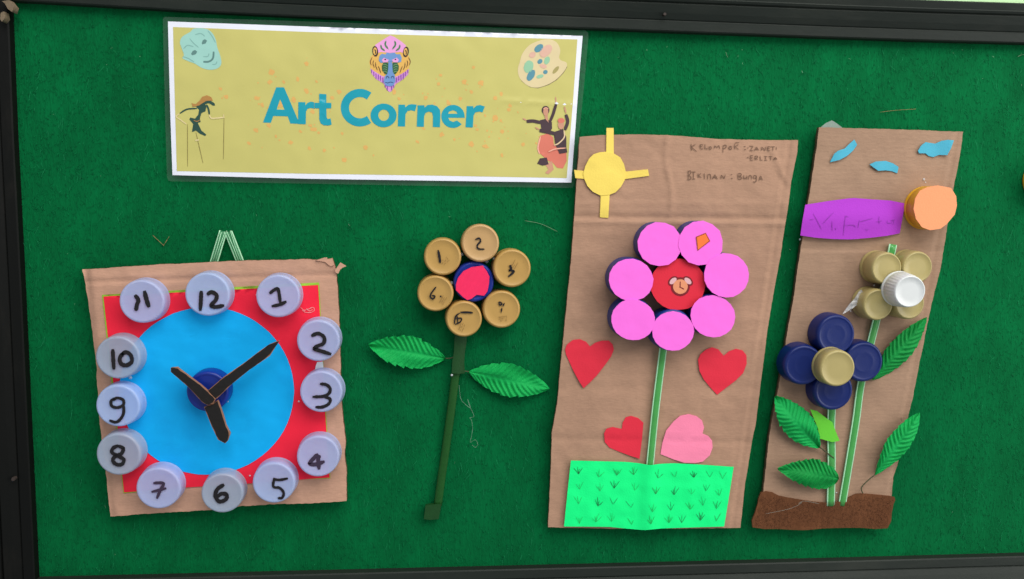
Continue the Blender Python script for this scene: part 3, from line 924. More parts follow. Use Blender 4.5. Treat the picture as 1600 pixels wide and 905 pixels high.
# ------------------------------------------------------------------ cardboard clock
clock = thing('cardboard_clock', P(345, 800), 'square cardboard craft clock with milky bottle caps for hours on red and blue paper', 'clock')
hc = lambda u, v: rumple(u, v, 38, .0005, 1) - .0010 * math.exp(-((v - (441 - .03 * (u - 130))) / 3.0) ** 2) + .0005 * math.sin(u / 70.0 + v / 110.0) - .0022 * math.exp(-((u - (133 + .105 * (v - 420))) / 6.0) ** 2)
HC = .0098
panel('cardboard_back', [(128.5, 421), (153, 420), (203, 416), (258, 413), (349, 409), (375, 407.5), (430, 406.5), (475, 405), (505, 406), (519, 404)],
      [(519, 404), (525, 418), (528.6, 466), (531, 516), (532.7, 600), (533.5, 633), (537.5, 665), (540, 691), (538, 713), (541, 731), (541.5, 783)],
      [(172.4, 807), (276, 800), (350, 796), (377, 791), (426, 788), (479, 787), (541.5, 783)],
      [(128.5, 421), (132, 436), (138, 474), (145, 521), (151, 571), (151, 590), (156.5, 667), (167, 750), (172.4, 807)], HC, .004, M_CLOCKCARD, clock, hc, 3.5, M_EDGE, .45)
sheet('torn_tab', Z(400, 300, 6.03, [(560, 645), (640, 620), (668, 618), (672, 640), (705, 630), (718, 622), (725, 650), (735, 690), (700, 700), (650, 660)]), HC + .0007, M_CLOCKCARD, clock, .0012, L=4)
sheet('torn_tab', Z(400, 300, 6.03, [(745, 735), (762, 712), (795, 665), (850, 700), (818, 712), (790, 735), (775, 770), (750, 760)]), HC + .001, M_CLOCKCARD, clock, .0012, L=4)
sheet('green_paper', [(159.3, 461), (240, 456), (330, 450.6), (420, 446), (498.5, 441.6), (503.5, 540), (509.5, 650), (516, 747.5), (400, 752), (193, 771)], HC + .0004, paper('lime_paper', (150, 196, 62)), clock, .0003, hc)
sheet('red_paper', [(161.5, 463.5), (240, 459), (330, 454.5), (420, 449.8), (497, 445.5), (501, 510), (506, 610), (511, 690), (515, 746.5), (490, 748), (400, 755), (289, 762), (193.7, 769.7), (188, 715), (176.4, 593), (168.3, 524)], HC + .0007, paper('red_paper', (254, 40, 66)), clock, .0003, hc)
sheet('torn_white_notch', Z(430, 480, 5.03, [(312, 500), (318, 462), (330, 432), (374, 428), (378, 465), (375, 495), (345, 500)]), HC + .0010, paper('white_paper_scrap', (235, 240, 242)), clock, .0002, hc)
sheet('blue_disc', ell(323, 611, 136.5, 131, 0, 64, .002), HC + .0011, paper('blue_paper', (9, 176, 245), bump=.12, bscale=60, dirt=(12, 140, 215), dirt_amt=.35, dirt_scale=16), clock, .0003, hc)
HK = HC + .0012
caps12 = {
    '11': ((221, 471), 35, 'lilac', M_INK, 22, (120, 350, 3.62), [{'w': 6.6, 'p': [(328, 402), (348, 430), (340, 458), (334, 492)]}, [(382, 378), (395, 430), (409, 472)]], 5.6),
    '12': ((324, 460), 35, 'blue', M_INK, 0, (120, 350, 3.62), [[(704, 378), (702, 430), (698, 492)], [(736, 400), (762, 386), (790, 402), (786, 430), (760, 460), (785, 470), (834, 461)]], 5.0),
    '1': ((434, 463), 34.3, 'lilac', M_INK, 0, (320, 350, 3.62), [[(366, 394), (398, 370), (416, 374), (428, 452)], [(378, 466), (425, 456), (462, 438)]], 4.2),
    '2': ((497, 532), 33.5, 'lilac', M_INK, 0, (320, 350, 3.62), [[(602, 634), (640, 620), (674, 640), (672, 675), (640, 690), (620, 706), (660, 720), (716, 738)]], 4.8),
    '3': ((502.5, 613), 33.2, 'lilac', M_INK, 0, (320, 580, 3.77), [[(678, 75), (715, 80), (738, 102), (732, 130), (700, 148), (634, 152)], [(700, 150), (738, 165), (728, 195), (690, 212), (652, 212)]], 4.0),
    '4': ((496.4, 714), 33, 'lilac', M_INK2, 0, (320, 580, 3.77), [[(668, 488), (640, 515), (618, 545), (655, 549), (706, 532)], [(676, 494), (668, 525), (674, 580)]], 4.8),
    '5': ((428, 755), 33, 'blue', M_INK, 0, (320, 580, 3.77), [[(404, 636), (440, 641), (490, 632)], [(409, 628), (404, 680), (440, 688), (464, 715), (456, 746), (430, 748)]], 3.4),
    '6': ((346.5, 771), 32.2, 'grey', M_INK, 0, (320, 580, 3.77), [[(114, 668), (75, 695), (62, 735), (85, 768), (122, 757), (130, 730), (100, 722), (72, 742)]], 5.0),
    '7': ((246.7, 763), 34, 'lilac', M_INK2, 0, (130, 580, 3.77), [[(413, 660), (455, 658), (474, 665), (455, 700), (433, 752)], [(402, 712), (490, 690)]], 3.8),
    '8': ((185.7, 710), 34.5, 'grey', M_INK, 0, (130, 580, 3.77), [[(207, 438), (175, 455), (170, 480), (205, 500), (238, 520), (230, 547), (200, 551), (175, 530), (185, 505), (225, 485), (235, 455), (203, 440)]], 4.8),
    '9': ((184.4, 634.4), 34.2, 'blue', M_INK, 0, (130, 580, 3.77), [[(190, 160), (165, 175), (168, 205), (200, 215), (235, 200), (235, 170), (200, 158), (175, 172)], [(238, 198), (237, 250), (215, 287), (190, 301), (153, 290)]], 3.8),
    '10': ((184.5, 558.5), 34.8, 'grey', M_INK, 0, (120, 350, 3.62), [[(203, 708), (206, 765), (210, 824)], [(262, 730), (243, 760), (250, 790), (280, 800), (310, 780), (306, 745), (280, 726), (252, 738)]], 5.2),
}
CH = .0108
for k, ((u, v), r, shade, ink, _, (x0, y0, s), st, w) in caps12.items():
    w *= 1.25
    tl = (random.uniform(-2, 2), random.uniform(-2, 2))
    c = cap(u, v, r, HK - .0003, CH, M_MILKY[shade], clock, 'milky', 'bottle_cap', .012, .03, tl, 'milky white bottle cap with a handwritten ' + k)
    strokes = [({'w': q['w'], 'p': Z(x0, y0, s, q['p'])} if isinstance(q, dict) else Z(x0, y0, s, q)) for q in st]
    slope = lambda a, b_, u=u, v=v, tl=tl: 0.0006
    pen('numeral', strokes, w, HK - .0003 + CH, ink, c, slope, .1, 6, .6)
hub = cap(324, 612, 33, HK - .0003, .011, M_ROYAL, clock, 'ringed', 'hub_cap', .01, 0, (1, 0))
HH = HK + .0112
S = lambda p: Z(250, 530, 5.325, p)
M_HAND = mat('black_painted_card', (28, 25, 24), .75, .3, 200, .5, 500)
M_TANEDGE = mat('raw_card_edge', (156, 110, 84), .85, .25, 500, .5)
for i, (nm, pts, dh) in enumerate((('minute_hand', [(400, 430), (530, 320), (700, 200), (820, 108), (900, 48), (992, 15), (945, 85), (910, 140), (740, 260), (600, 370), (470, 492), (440, 482)], .0045),
                                   ('seconds_hand', [(368, 568), (440, 540), (478, 512), (498, 570), (520, 640), (545, 720), (578, 790), (560, 850), (540, 865), (485, 835), (430, 720)], .0040),
                                   ('hour_hand', [(90, 240), (140, 238), (160, 255), (330, 380), (400, 440), (455, 500), (440, 535), (390, 545), (350, 520), (240, 400), (130, 305), (92, 270)], .0060))):
    q = S(pts)
    rnd2 = [(x + random.uniform(-.5, .5), y + random.uniform(-.5, .5)) for x, y in q]
    base_ = sheet(nm, grow(rnd2, .35), HH + dh, M_TANEDGE, clock, .0030, L=8)
    rag = resample(grow(q, -.35) + [grow(q, -.35)[0]], 34)[:-1]
    rag = [(x + random.uniform(-.55, .55), y + random.uniform(-.55, .55)) for x, y in rag]
    sheet('black_paint', rag, HH + dh + .0003, M_HAND, base_, .0004, L=8)
for a, b_ in (((333, 414), (349, 361.5)), ((376.5, 412), (357, 362.5))):
    hs_ = straw([a, b_], 6.0, .0035, clock, M_STRAWH, M_STRAWE, 'straw_hanger')
    for k, w_ in ((-.35, .00028), (.3, .00022)):
        tube([P(a[0] + k * 6 + random.uniform(-.6, .6), a[1], .0052), P((a[0] + b_[0]) / 2 + k * 5, (a[1] + b_[1]) / 2, .0055), P(b_[0] + k * 9, b_[1] + random.uniform(-2, 3), .0052)], w_, M_STRAWE, 'split_strip', hs_, 5)
pen('dried_glue', [Z(320, 350, 3.62, [(540, 470), (560, 488), (585, 482), (612, 472), (620, 488), (600, 500), (570, 500), (552, 488)]), Z(320, 350, 3.62, [(575, 478), (590, 492), (612, 484)])], 1.0, HC + .0013, paper('glue_smear', (236, 150, 150)), clock, hc, .4)


def glue(u, v, r, h, parent, n=1):
    for i in range(n):
        a, b_ = u + random.uniform(-1, 1) * r, v + random.uniform(-1, 1) * r
        V, Fc = [], []
        R = r * px(a, b_, h) * random.uniform(.6, 1.1)
        c = P(a, b_, h)
        for j in range(5):
            ph = PI * j / 4
            for k in range(8):
                th = 2 * PI * k / 8
                V.append(c + Vector((R * math.sin(ph) * math.cos(th) * random.uniform(.8, 1.3), -.6 * R * math.cos(ph), R * math.sin(ph) * math.sin(th))))
        for j in range(4):
            for k in range(8):
                Fc.append([j * 8 + k, j * 8 + (k + 1) % 8, (j + 1) * 8 + (k + 1) % 8, (j + 1) * 8 + k])
        obj('glue_blob', V, Fc, M_GLUE, parent)


for u, v, r in ((221, 537, 3), (206, 588, 3.4), (224, 629, 2.6), (476, 505, 2.2), (399, 460, 2), (466, 455, 2), (392, 743, 2.2), (353, 733, 2.4), (444, 721, 2), (466, 627, 1.6), (270, 577, 1.6), (355, 626, 2), (437, 722, 2.6)):
    glue(u, v, r, HK, clock)

# ------------------------------------------------------------------ single cap flower on the felt
flower = thing('bottle_cap_flower', P(675, 805), 'flower of six tan bottle caps with numbers on a dark taped stem', 'flower')
S = lambda p: Z(640, 340, 4.765, p)
stem_c = [(717, 520), (715, 552), (712, 583), (705, 640), (696, 705), (690, 745), (684, 790)]
tube([P(u, v, .003) for u, v in curve_pts(stem_c, 6)], 6.3 * px(700, 650), M_STEMTAPE, 'stem', flower, 14, .45)
S5 = lambda p: Z(650, 500, 2.828, p)
hs = lambda u, v: .0014 * math.cos(max(-1.4, min(1.4, (u - (717 - (v - 520) * .12)) / 9.0)))
sheet('tape_wrap', S5([(172, 60), (226, 62), (222, 110), (216, 140), (213, 190), (216, 236), (190, 238), (158, 236), (160, 190), (168, 140)]), .0052, M_STEMDARK, flower, .003, hs, L=5)
sheet('tape_wrap', S5([(42, 820), (80, 816), (112, 814), (106, 850), (100, 880), (62, 884), (35, 880)]), .0050, M_STEMDARK, flower, .003, L=6)
FC = {'1': ((692, 402), 29.4, M_TAN, [{'w': 3.8, 'p': [(212, 242), (222, 290), (228, 338)]}], 3.2, (265, 322, -38)),
      '2': ((751, 381), 29.8, M_TAN2, [[(488, 166), (518, 154), (528, 178), (505, 205), (512, 232), (558, 236)]], 2.7, None),
      '3': ((799.5, 420), 30, M_TAN, [[(742, 356), (757, 380), (742, 394), (778, 400), (735, 442)], [(752, 352), (760, 390)]], 3.0, (785, 345, -60)),
      '9': ((783.3, 484.4), 29.5, M_TAN, [[(662, 640), (672, 630), (688, 642), (676, 652), (664, 642)], [(706, 636), (694, 662)], [(688, 672), (681, 708)]], 2.4, (698, 752, -8)),
      '5': ((724.6, 499), 28.5, M_TAN, [{'w': 3.2, 'p': [(378, 706), (430, 706), (472, 710)]}, [(374, 710), (342, 738), (334, 792)], [(345, 750), (386, 752), (376, 778), (338, 796)], [(352, 720), (360, 790)]], 2.2, (390, 810, -70)),
      '6': ((681, 458.6), 28.5, M_TAN, [[(198, 516), (165, 558), (154, 590), (174, 606), (188, 588), (166, 578)], [(226, 584), (238, 590)]], 2.5, (250, 612, -60))}
M_CODE = mat('faint_print_code', (136, 104, 58), .6)
for k, ((u, v), r, m, st, w, code) in FC.items():
    tl = (random.uniform(-2.5, 2.5), random.uniform(-2.5, 2.5))
    c = cap(u, v, r, .0012, .0135, m, flower, 'plain', 'petal_cap', .012, .02, tl, 'tan bottle cap petal with a marker ' + k)
    pen('numeral', [({'w': q['w'], 'p': S(q['p'])} if isinstance(q, dict) else S(q)) for q in st], w, .0012 + .0135 + .0005, M_INK, c, zero, .15, 5, .55)
    if code:
        cx, cy, a = code
        ca, sa = math.cos(math.radians(a)), math.sin(math.radians(a))
        rows = []
        for row in (-14, 0, 14):
            for t in range(-30, 31, 9):
                if random.random() < .2: continue
                x0, y0 = cx + t * ca - row * sa, cy + t * sa + row * ca
                rows.append(S([(x0, y0 - 4), (x0 + random.uniform(-3, 3), y0 + 4)]))
        pen('printed_code', rows, .8, .0012 + .0135 + .0003, M_CODE, c, zero, .1, 2, .9, None, 'stuff')
cc = cap(740.3, 440.7, 32, .001, .0105, M_ROYAL, flower, 'ringed', 'centre_cap', .01, .0)
sheet('pink_paper', S([(345, 500), (360, 450), (400, 400), (460, 370), (545, 358), (575, 400), (595, 440), (590, 500), (580, 550), (555, 582), (500, 575), (460, 605), (430, 615), (395, 590), (345, 540)]), .0128, paper('hot_pink_paper', (248, 48, 98), bump=.5, bscale=160), cc, .0004, lambda u, v: .0004 * math.sin(u / 3.5 + v / 5), L=4)
leaf((696, 560), (575.5, 538.5), 52, .0025, flower, M_LEAF, .004, bend=-1, cup=.002, label='green embossed leaf left of the taped stem')
leaf((732.5, 581), (858.5, 607.5), 52, .0025, flower, M_LEAF, .004, bend=0, label='green embossed leaf right of the taped stem')
tube([P(u, v, .004) for u, v in curve_pts([(696, 560), (703, 560), (712, 557)], 4)], .0004, M_WIRE, 'leaf_wire', flower, 6)
tube([P(u, v, .004) for u, v in curve_pts([(716, 579), (725, 580), (733, 581)], 4)], .0004, M_WIRE, 'leaf_wire', flower, 6)
for u, v, r in ((722, 400, 3), (760, 408, 3.2), (708, 445, 3.4), (720, 470, 3), (764, 470, 2.4), (704, 584, 2.4), (770, 402, 2.6)):
    glue(u, v, r, .006, flower)

# ------------------------------------------------------------------ large card with the pink flower
card2 = thing('flower_card', P(1007, 825), 'tall cardboard sheet with a pink bottle cap flower, hearts and bright green grass paper', 'craft card')
G = lambda d, w: math.exp(-(d / w) ** 2)


def h2(u, v):
    h = .0009 * G(v - 346 - .01 * (u - 900), 3.5) - .0010 * G(v - 339 - .01 * (u - 900), 5) + .0003 * G(v - 318, 4)
    h += .0009 * G(u - 1045 - 5 * math.sin(v / 22), 4) * (1 if v < 335 else math.exp(-((v - 335) / 12) ** 2))
    h += -.0005 * G(v - 686 - .02 * (u - 900), 5) - .0004 * G(v - 607, 7) + .0003 * G(v - 500, 12)
    er = 1247 - (v - 219) * .149
    h += -.0007 * G(u - er + 13, 3.0) + .0004 * G(u - er + 18, 3)
    h += .0007 * G((u - 1215) * .8 - (v - 255) * .35, 3) * G(v - 255, 40) - .0006 * G((u - 1224) * .6 - (v - 285) * .5, 4) * G(v - 290, 22)
    h += .0007 * math.sin(u / 120 + v / 170) + rumple(u, v, 48, .0006, 3) + .25 * rumple(u, v, 12, .0006, 4)
    h += .0005 * G((u - 1012) * .6 - (v - 235) * .5, 4) * G(v - 240, 14)
    return h


H2 = .0085
panel('cardboard_back', [(906, 214), (944, 211), (994, 210), (1046, 211.5), (1117.5, 217), (1189, 219), (1247, 219)],
      [(1247, 219), (1246, 237.5), (1236, 285), (1231.5, 323), (1224, 368), (1219.7, 400), (1209, 455), (1199, 517), (1194, 558.6), (1185.6, 624), (1182, 656), (1176, 685), (1168.6, 730), (1164.5, 754), (1157, 825)],
      [(856.4, 824), (950, 826), (1060, 826), (1157, 825)],
      [(906, 214), (902.6, 261), (897.8, 332), (893, 400), (882, 510), (877, 558.6), (871, 626.6), (862.4, 677), (861, 730), (858.5, 775), (856.4, 824)], H2, .0032, M_CARD2, card2, h2, 3.5, M_EDGE, .25)
S = lambda p: Z(880, 190, 4.21, p)
M_SUN = paper('yellow_paper', (246, 217, 104))
sun = sheet('paper_sun', S([(200, 215), (240, 202), (285, 198), (330, 208), (375, 235), (400, 280), (412, 330), (405, 385), (380, 430), (345, 465), (305, 482), (245, 487), (195, 462), (160, 425), (140, 380), (132, 345), (145, 295), (170, 245)]), H2 + .0012, M_SUN, card2, .0004, h2)
for p in ([(285, 42), (332, 42), (333, 212), (283, 206)], [(72, 318), (145, 325), (145, 378), (80, 372)], [(404, 330), (557, 314), (566, 357), (404, 379)], [(247, 480), (306, 476), (297, 635), (241, 630)]):
    sheet('sun_ray', S(p), H2 + .0008, M_SUN, sun, .0004, lambda u, v: h2(max(906, min(u, 1240)), max(215, v)))
S = lambda p: Z(1060, 210, 8.42, p)
circ = lambda x, y, r: ell(x, y, r, r, 0, 8) + [(x + r, y)]
words = [
    [[(168, 125), (170, 170), (172, 215)], [(225, 135), (178, 166), (242, 226)]],
    [[(285, 135), (288, 190)], [(285, 135), (326, 135)], [(285, 162), (318, 160)], [(288, 190), (328, 190)]],
    [[(350, 130), (352, 190)], [(352, 190), (392, 188)]],
    [circ(420, 178, 16)],
    [[(470, 190), (478, 148)], [(478, 148), (505, 175)], [(505, 175), (535, 145)], [(535, 145), (545, 188)]],
    [[(590, 145), (588, 240)], [(590, 150), (620, 140), (632, 160), (615, 182), (590, 185)]],
    [circ(685, 178, 20)],
    [[(740, 130), (742, 195)], [(790, 135), (745, 162)], [(745, 162), (792, 196)], [(742, 114), (804, 104)]],
    [[(862, 160), (885, 158)], [(865, 200), (892, 198)]],
    [[(905, 180), (925, 178)]],
    [[(935, 155), (985, 155)], [(985, 155), (945, 215)], [(945, 215), (985, 215)]],
    [[(1000, 215), (1030, 165)], [(1030, 165), (1058, 212)], [(1010, 198), (1050, 195)]],
    [[(1092, 215), (1098, 165)], [(1098, 165), (1140, 215)], [(1140, 215), (1150, 165)]],
    [[(1170, 165), (1175, 215)], [(1175, 215), (1205, 215)], [(1170, 165), (1208, 162)], [(1172, 190), (1200, 188)]],
    [[(1215, 162), (1270, 162)], [(1245, 162), (1245, 215)]],
    [[(1290, 165), (1288, 205)]],
    [[(900, 305), (925, 305)]],
    [[(945, 280), (950, 340)], [(950, 340), (985, 340)], [(945, 280), (985, 278)], [(948, 310), (980, 308)]],
    [[(1010, 338), (1010, 285)], [(1010, 285), (1040, 288), (1040, 310), (1012, 315)], [(1014, 315), (1045, 335)]],
    [[(1075, 285), (1080, 340)], [(1080, 340), (1110, 340)]],
    [[(1130, 290), (1170, 288)], [(1150, 290), (1150, 340)], [(1130, 340), (1170, 340)]],
    [[(1190, 290), (1235, 290)], [(1215, 290), (1215, 340)]],
    [[(1250, 335), (1275, 300)], [(1275, 300), (1300, 330)], [(1258, 322), (1292, 320)]],
    [[(130, 480), (132, 540), (130, 597)], [(130, 485), (160, 480), (165, 510), (135, 535)], [(135, 535), (165, 560), (160, 590), (118, 598)], [(122, 482), (150, 488)]],
    [[(180, 495), (226, 495)], [(200, 495), (200, 590)], [(180, 590), (222, 585)]],
    [[(260, 515), (262, 570)], [(300, 510), (265, 545)], [(265, 545), (305, 568)]],
    [[(340, 510), (345, 590)]],
    [[(385, 595), (385, 530)], [(385, 532), (415, 525), (424, 545), (426, 592)]],
    [[(448, 590), (480, 530)], [(480, 530), (516, 590)], [(450, 568), (512, 560)], [(460, 555), (505, 572)]],
    [[(560, 585), (565, 535)], [(565, 535), (605, 580)], [(605, 580), (616, 530)]],
    [[(690, 530), (710, 528)], [(690, 580), (716, 578)]],
    [[(785, 515), (785, 590)], [(785, 515), (820, 515), (825, 540), (790, 550)], [(790, 550), (830, 565), (825, 588), (785, 592)]],
    [[(860, 535), (862, 575), (885, 582), (900, 560)], [(900, 540), (903, 585)]],
    [[(925, 590), (925, 545)], [(925, 552), (945, 540), (960, 550), (965, 590)]],
    [circ(1008, 560, 20), [(1029, 545), (1030, 600), (1010, 628), (980, 622)]],
    [[(1060, 605), (1085, 545)], [(1085, 545), (1108, 605)], [(1068, 585), (1105, 583)]],
]
for wd in words:
    pen('pencil_letter', [S(s) for s in wd], 1.15, H2 + .0005, M_PENCIL, card2, h2, .12, 4, .7)

S = lambda p: Z(920, 330, 3.933, p)
M_PINK = paper('pink_foam_paper', (254, 116, 226), rough=.7, bump=.15, bscale=300)
M_REDP = paper('red_foam_paper', (226, 46, 66), rough=.7)
M_HEART = paper('crimson_heart_paper', (228, 50, 70))
M_ROSE = paper('rose_heart_paper', (254, 138, 172))
stem2 = straw([(1043, 485), (1036, 544), (1024, 640), (1014.5, 735)], 5.8, H2 + .0022, card2, M_STRAW, M_STRAWE)
PH = .0145
ctr = cap(*S([(548, 452)])[0], 38, H2, .0125, M_BLUECAP, card2, 'ringed', 'centre_cap', .01)
rc = sheet('red_cover', S(ell(548, 450, 169, 158, 0, 26, .012)), H2 + .0128, M_REDP, ctr, .0006)
bz = H2 + .0130
ck = sheet('clock_sticker', S(ell(563, 464, 58, 58, 0, 24)), bz, paper('sticker_maroon', (128, 40, 46)), rc, .0001)
for x in (518, 609):
    b1 = sheet('sticker_bell', S(ell(x, 430, 36, 25, -42 if x < 560 else 42, 18)), bz - .00005, paper('sticker_maroon', (128, 40, 46)), ck, 0)
    sheet('bell_face', S(ell(x, 429, 26, 15, -42 if x < 560 else 42, 16)), bz + .00004, paper('sticker_bell_grey', (228, 178, 182)), ck, 0)
sheet('sticker_dial', S(ell(563, 464, 45, 45, 0, 24)), bz + .0001, paper('sticker_peach', (232, 152, 112)), ck, 0)
pen('sticker_hands', [S([(562, 434), (561, 468)]), S([(557, 465), (585, 480)])], 1.7, bz + .00018, paper('sticker_maroon', (128, 40, 46)), ck, zero, 0, 3, .9)
petals = [((437, 203), 138, 136, 15, .018), ((687, 197), 138, 139, 14, .02), ((846, 395), 138, 137, 19, .012), ((763, 646), 138, 129, 20, .012), ((518, 737), 129, 121, 20, .014), ((273, 668), 135, 126, 22, .012), ((260, 422), 138, 130, 18, .014)]
for i, ((x, y), rx, ry, n, j) in enumerate(petals):
    u, v = S([(x, y)])[0]
    c = cap(u - 1, v - 1, 33, H2, PH, M_MIDBLUE, card2, 'ringed', 'petal_cap', .03, .0, (random.uniform(-1, 1), random.uniform(-1, 1)), segs=90)
    pc = sheet('pink_cover', S(ell(x, y, rx, ry, random.uniform(0, 20), n, j)), H2 + PH + .0009 + .0003 * (i % 3), M_PINK, c, .0006, lambda a, b_, i=i: rumple(a, b_, 26, .0002, i * 3.1), L=6)
    if i == 1:
        kt = [(662, 160), (718, 137), (742, 183), (670, 240)]
        st = sheet('kite_sticker', S(grow(kt, 4)), H2 + PH + .0009 + .0003 + .0004, paper('kite_brown', (164, 74, 40)), pc, .0001)
        sheet('kite_face', S(grow(kt, -3)), H2 + PH + .0009 + .0003 + .00047, paper('kite_orange', (250, 124, 62)), st, 0)
S = lambda p: Z(860, 510, 4.115, p)
hearts = [([(95, 150), (105, 120), (145, 88), (190, 83), (230, 100), (255, 130), (290, 105), (330, 93), (375, 92), (400, 115), (408, 150), (390, 195), (350, 250), (300, 315), (250, 365), (213, 398), (185, 355), (150, 290), (120, 225), (100, 180)], M_HEART, 'red paper heart at the card left edge'),
          ([(950, 215), (965, 180), (1000, 150), (1040, 135), (1080, 148), (1115, 190), (1150, 160), (1195, 145), (1235, 155), (1260, 185), (1262, 240), (1240, 300), (1190, 350), (1130, 395), (1072, 440), (1030, 395), (985, 340), (958, 285)], M_HEART, 'red paper heart right of the straw'),
          ([(345, 690), (360, 660), (400, 648), (460, 660), (465, 620), (485, 585), (520, 577), (565, 590), (598, 620), (590, 720), (573, 852), (520, 835), (440, 805), (380, 780), (350, 745)], M_HEART, 'small tilted red paper heart by the straw foot'),
          ([(708, 822), (720, 750), (745, 670), (790, 615), (835, 575), (890, 565), (940, 578), (975, 605), (988, 650), (978, 690), (1015, 705), (1040, 735), (1043, 780), (1025, 830), (980, 870), (930, 880), (860, 878), (790, 855)], M_ROSE, 'tilted rose pink paper heart')]
for p, m, lb in hearts:
    sheet('paper_heart', S(p), H2 + .0009, m, card2, .0004, lambda u, v: h2(u, v) + .0004 * math.sin(u / 14 + v / 19), label=lb)
S = lambda p: Z(850, 690, 4.706, p)


def hg(u, v):
    return .0022 * G(u - 1016, 15) + .0005 * math.sin(u / 38 + v / 30) + rumple(u, v, 26, .0006, 9)


M_GRASS = paper('neon_green_paper', (20, 255, 138), rough=.7)
HG = H2 + .0024
grass = panel('grass_paper', S([(198, 140), (400, 145), (600, 150), (700, 160), (780, 175), (850, 165), (950, 160), (1150, 170), (1395, 187)]), S([(1395, 187), (1370, 350), (1325, 625)]),
              S([(147, 625), (480, 628), (600, 640), (740, 652), (860, 640), (1000, 635), (1325, 625)]), S([(198, 140), (172, 380), (147, 625)]), HG, .0003, M_GRASS, card2, hg, 4.0)
M_GP = [mat('grass_pencil_a', (30, 128, 62), .7, .4, 700), mat('grass_pencil_b', (34, 172, 86), .7, .4, 700), mat('grass_pencil_c', (26, 88, 46), .7, .4, 700), mat('grass_pencil_d', (40, 150, 74), .7, .4, 700)]
tufts = [(255, 240), (403, 262), (535, 250), (660, 245), (838, 270), (965, 262), (1103, 265), (1220, 262), (1313, 275), (262, 352), (412, 365), (515, 345), (668, 360), (822, 388), (958, 392), (1085, 388), (1190, 365), (1290, 398),
         (255, 460), (397, 475), (508, 462), (640, 485), (798, 520), (933, 508), (1075, 500), (1170, 472), (1268, 495), (260, 605), (382, 592), (497, 590), (645, 610), (787, 608), (920, 598), (1013, 600), (1150, 582), (1268, 585)]
for x, y in tufts:
    st = []
    lean = random.uniform(-10, 10)
    for a in random.choice(((-30, -4, 28), (-32, -8, 6, 30), (-26, 24), (-34, -14, 0, 16, 32))):
        l = random.uniform(38, 70) * (1 if abs(a) < 20 else .85)
        ex, ey = x + a * random.uniform(.8, 1.2) + lean, y - l
        st.append(S([(x, y), ((x + ex) / 2 + random.uniform(-2, 2), (y + ey) / 2 + 1), (ex, ey)]))
    pen('grass_tuft_drawing', st, random.uniform(.4, .75), HG + .0003, random.choice(M_GP), grass, hg, .2, 4, .4)

# ------------------------------------------------------------------ narrow card with two flowers
card3 = thing('garden_card', P(1288, 826), 'narrow cardboard strip with olive and blue bottle cap flowers over brown felt', 'craft card')


def h3(u, v):
    el = 1280 - (v - 199) * .148
    er = 1505 - (v - 206) * .188
    h = .0006 * math.sin(v / 130 + u / 90) - .0008 * G(u - er + 9, 3) + .0003 * G(u - er + 15, 3)
    h += rumple(u, v, 44, .0005, 5) - .0006 * G(v - 388 - .02 * (u - 1250), 4) + .0003 * G(v - 394, 4)
    return h


H3 = .0080
panel('cardboard_back', [(1280, 199), (1333, 200.4), (1402, 202), (1449, 204), (1505, 206)],
      [(1505, 206), (1501, 238), (1490.6, 291), (1479, 361), (1470, 418), (1456, 473), (1447.5, 515), (1435, 575), (1427, 619), (1418.6, 653), (1402.7, 724.7), (1396, 745), (1393, 776), (1389, 800)],
      [(1186, 797), (1290, 800), (1389, 800)],
      [(1280, 199), (1274.8, 238), (1265.5, 300.6), (1251.6, 384), (1239, 470), (1229.4, 522.5), (1221, 579), (1212.6, 625), (1202, 680), (1192, 770), (1186, 797)], H3, .0036, M_CARD3, card3, h3, 3.5, M_EDGE, .35)
S = lambda p: Z(1240, 180, 4.31, p)
sheet('clear_tape', S([(180, 84), (215, 55), (258, 35), (290, 55), (330, 86)]), .0045, M_TAPE, card3, .0001, L=6)
M_SKY = paper('sky_blue_paper', (80, 174, 200))
for p in ([(245, 318), (275, 260), (300, 240), (345, 225), (380, 190), (410, 165), (428, 200), (400, 240), (360, 275), (310, 302)], [(512, 332), (555, 312), (620, 308), (670, 325), (708, 350), (698, 392), (665, 378), (620, 372), (570, 375)],
          [(838, 240), (860, 205), (890, 182), (940, 190), (955, 192), (1000, 172), (1040, 166), (1080, 170), (1060, 225), (1035, 270), (980, 268), (940, 283), (910, 275), (890, 258), (845, 257)]):
    sheet('paper_cloud', S(p), H3 + .0012, M_SKY, card3, .0004, lambda u, v: h3(u, v) + .0005 * math.sin(u / 9), L=6)
cp_ = S([(953, 625)])[0]
oc = cap(*cp_, 33.4, H3, .0135, M_YCAP, card3, 'plain', 'sun_cap', .012)
sheet('orange_cover', S([(820, 560), (850, 510), (900, 485), (970, 473), (1060, 490), (1095, 545), (1100, 610), (1085, 670), (1030, 735), (990, 765), (920, 775), (865, 755), (825, 700), (808, 630)]), H3 + .0142, paper('orange_foam_paper', (250, 162, 114), rough=.7), oc, .0006)
S = lambda p: Z(1245, 300, 8.89, p)
hp = lambda u, v: .0018 * G(v - 342, 22) * (1 - .0 * u) - .0035 * G(u - 1416, 20)
lab = sheet('purple_label', S([(120, 178), (450, 125), (720, 90), (800, 85), (1000, 100), (1300, 120), (1505, 160), (1480, 300), (1430, 575), (1250, 610), (1000, 640), (750, 660), (500, 655), (250, 635), (50, 605), (80, 400)]), H3 + .0030, paper('purple_paper', (178, 62, 202)), card3, .0004, hp, L=6)
M_PP = mat('purple_pencil', (150, 52, 172), .7, .3, 700)
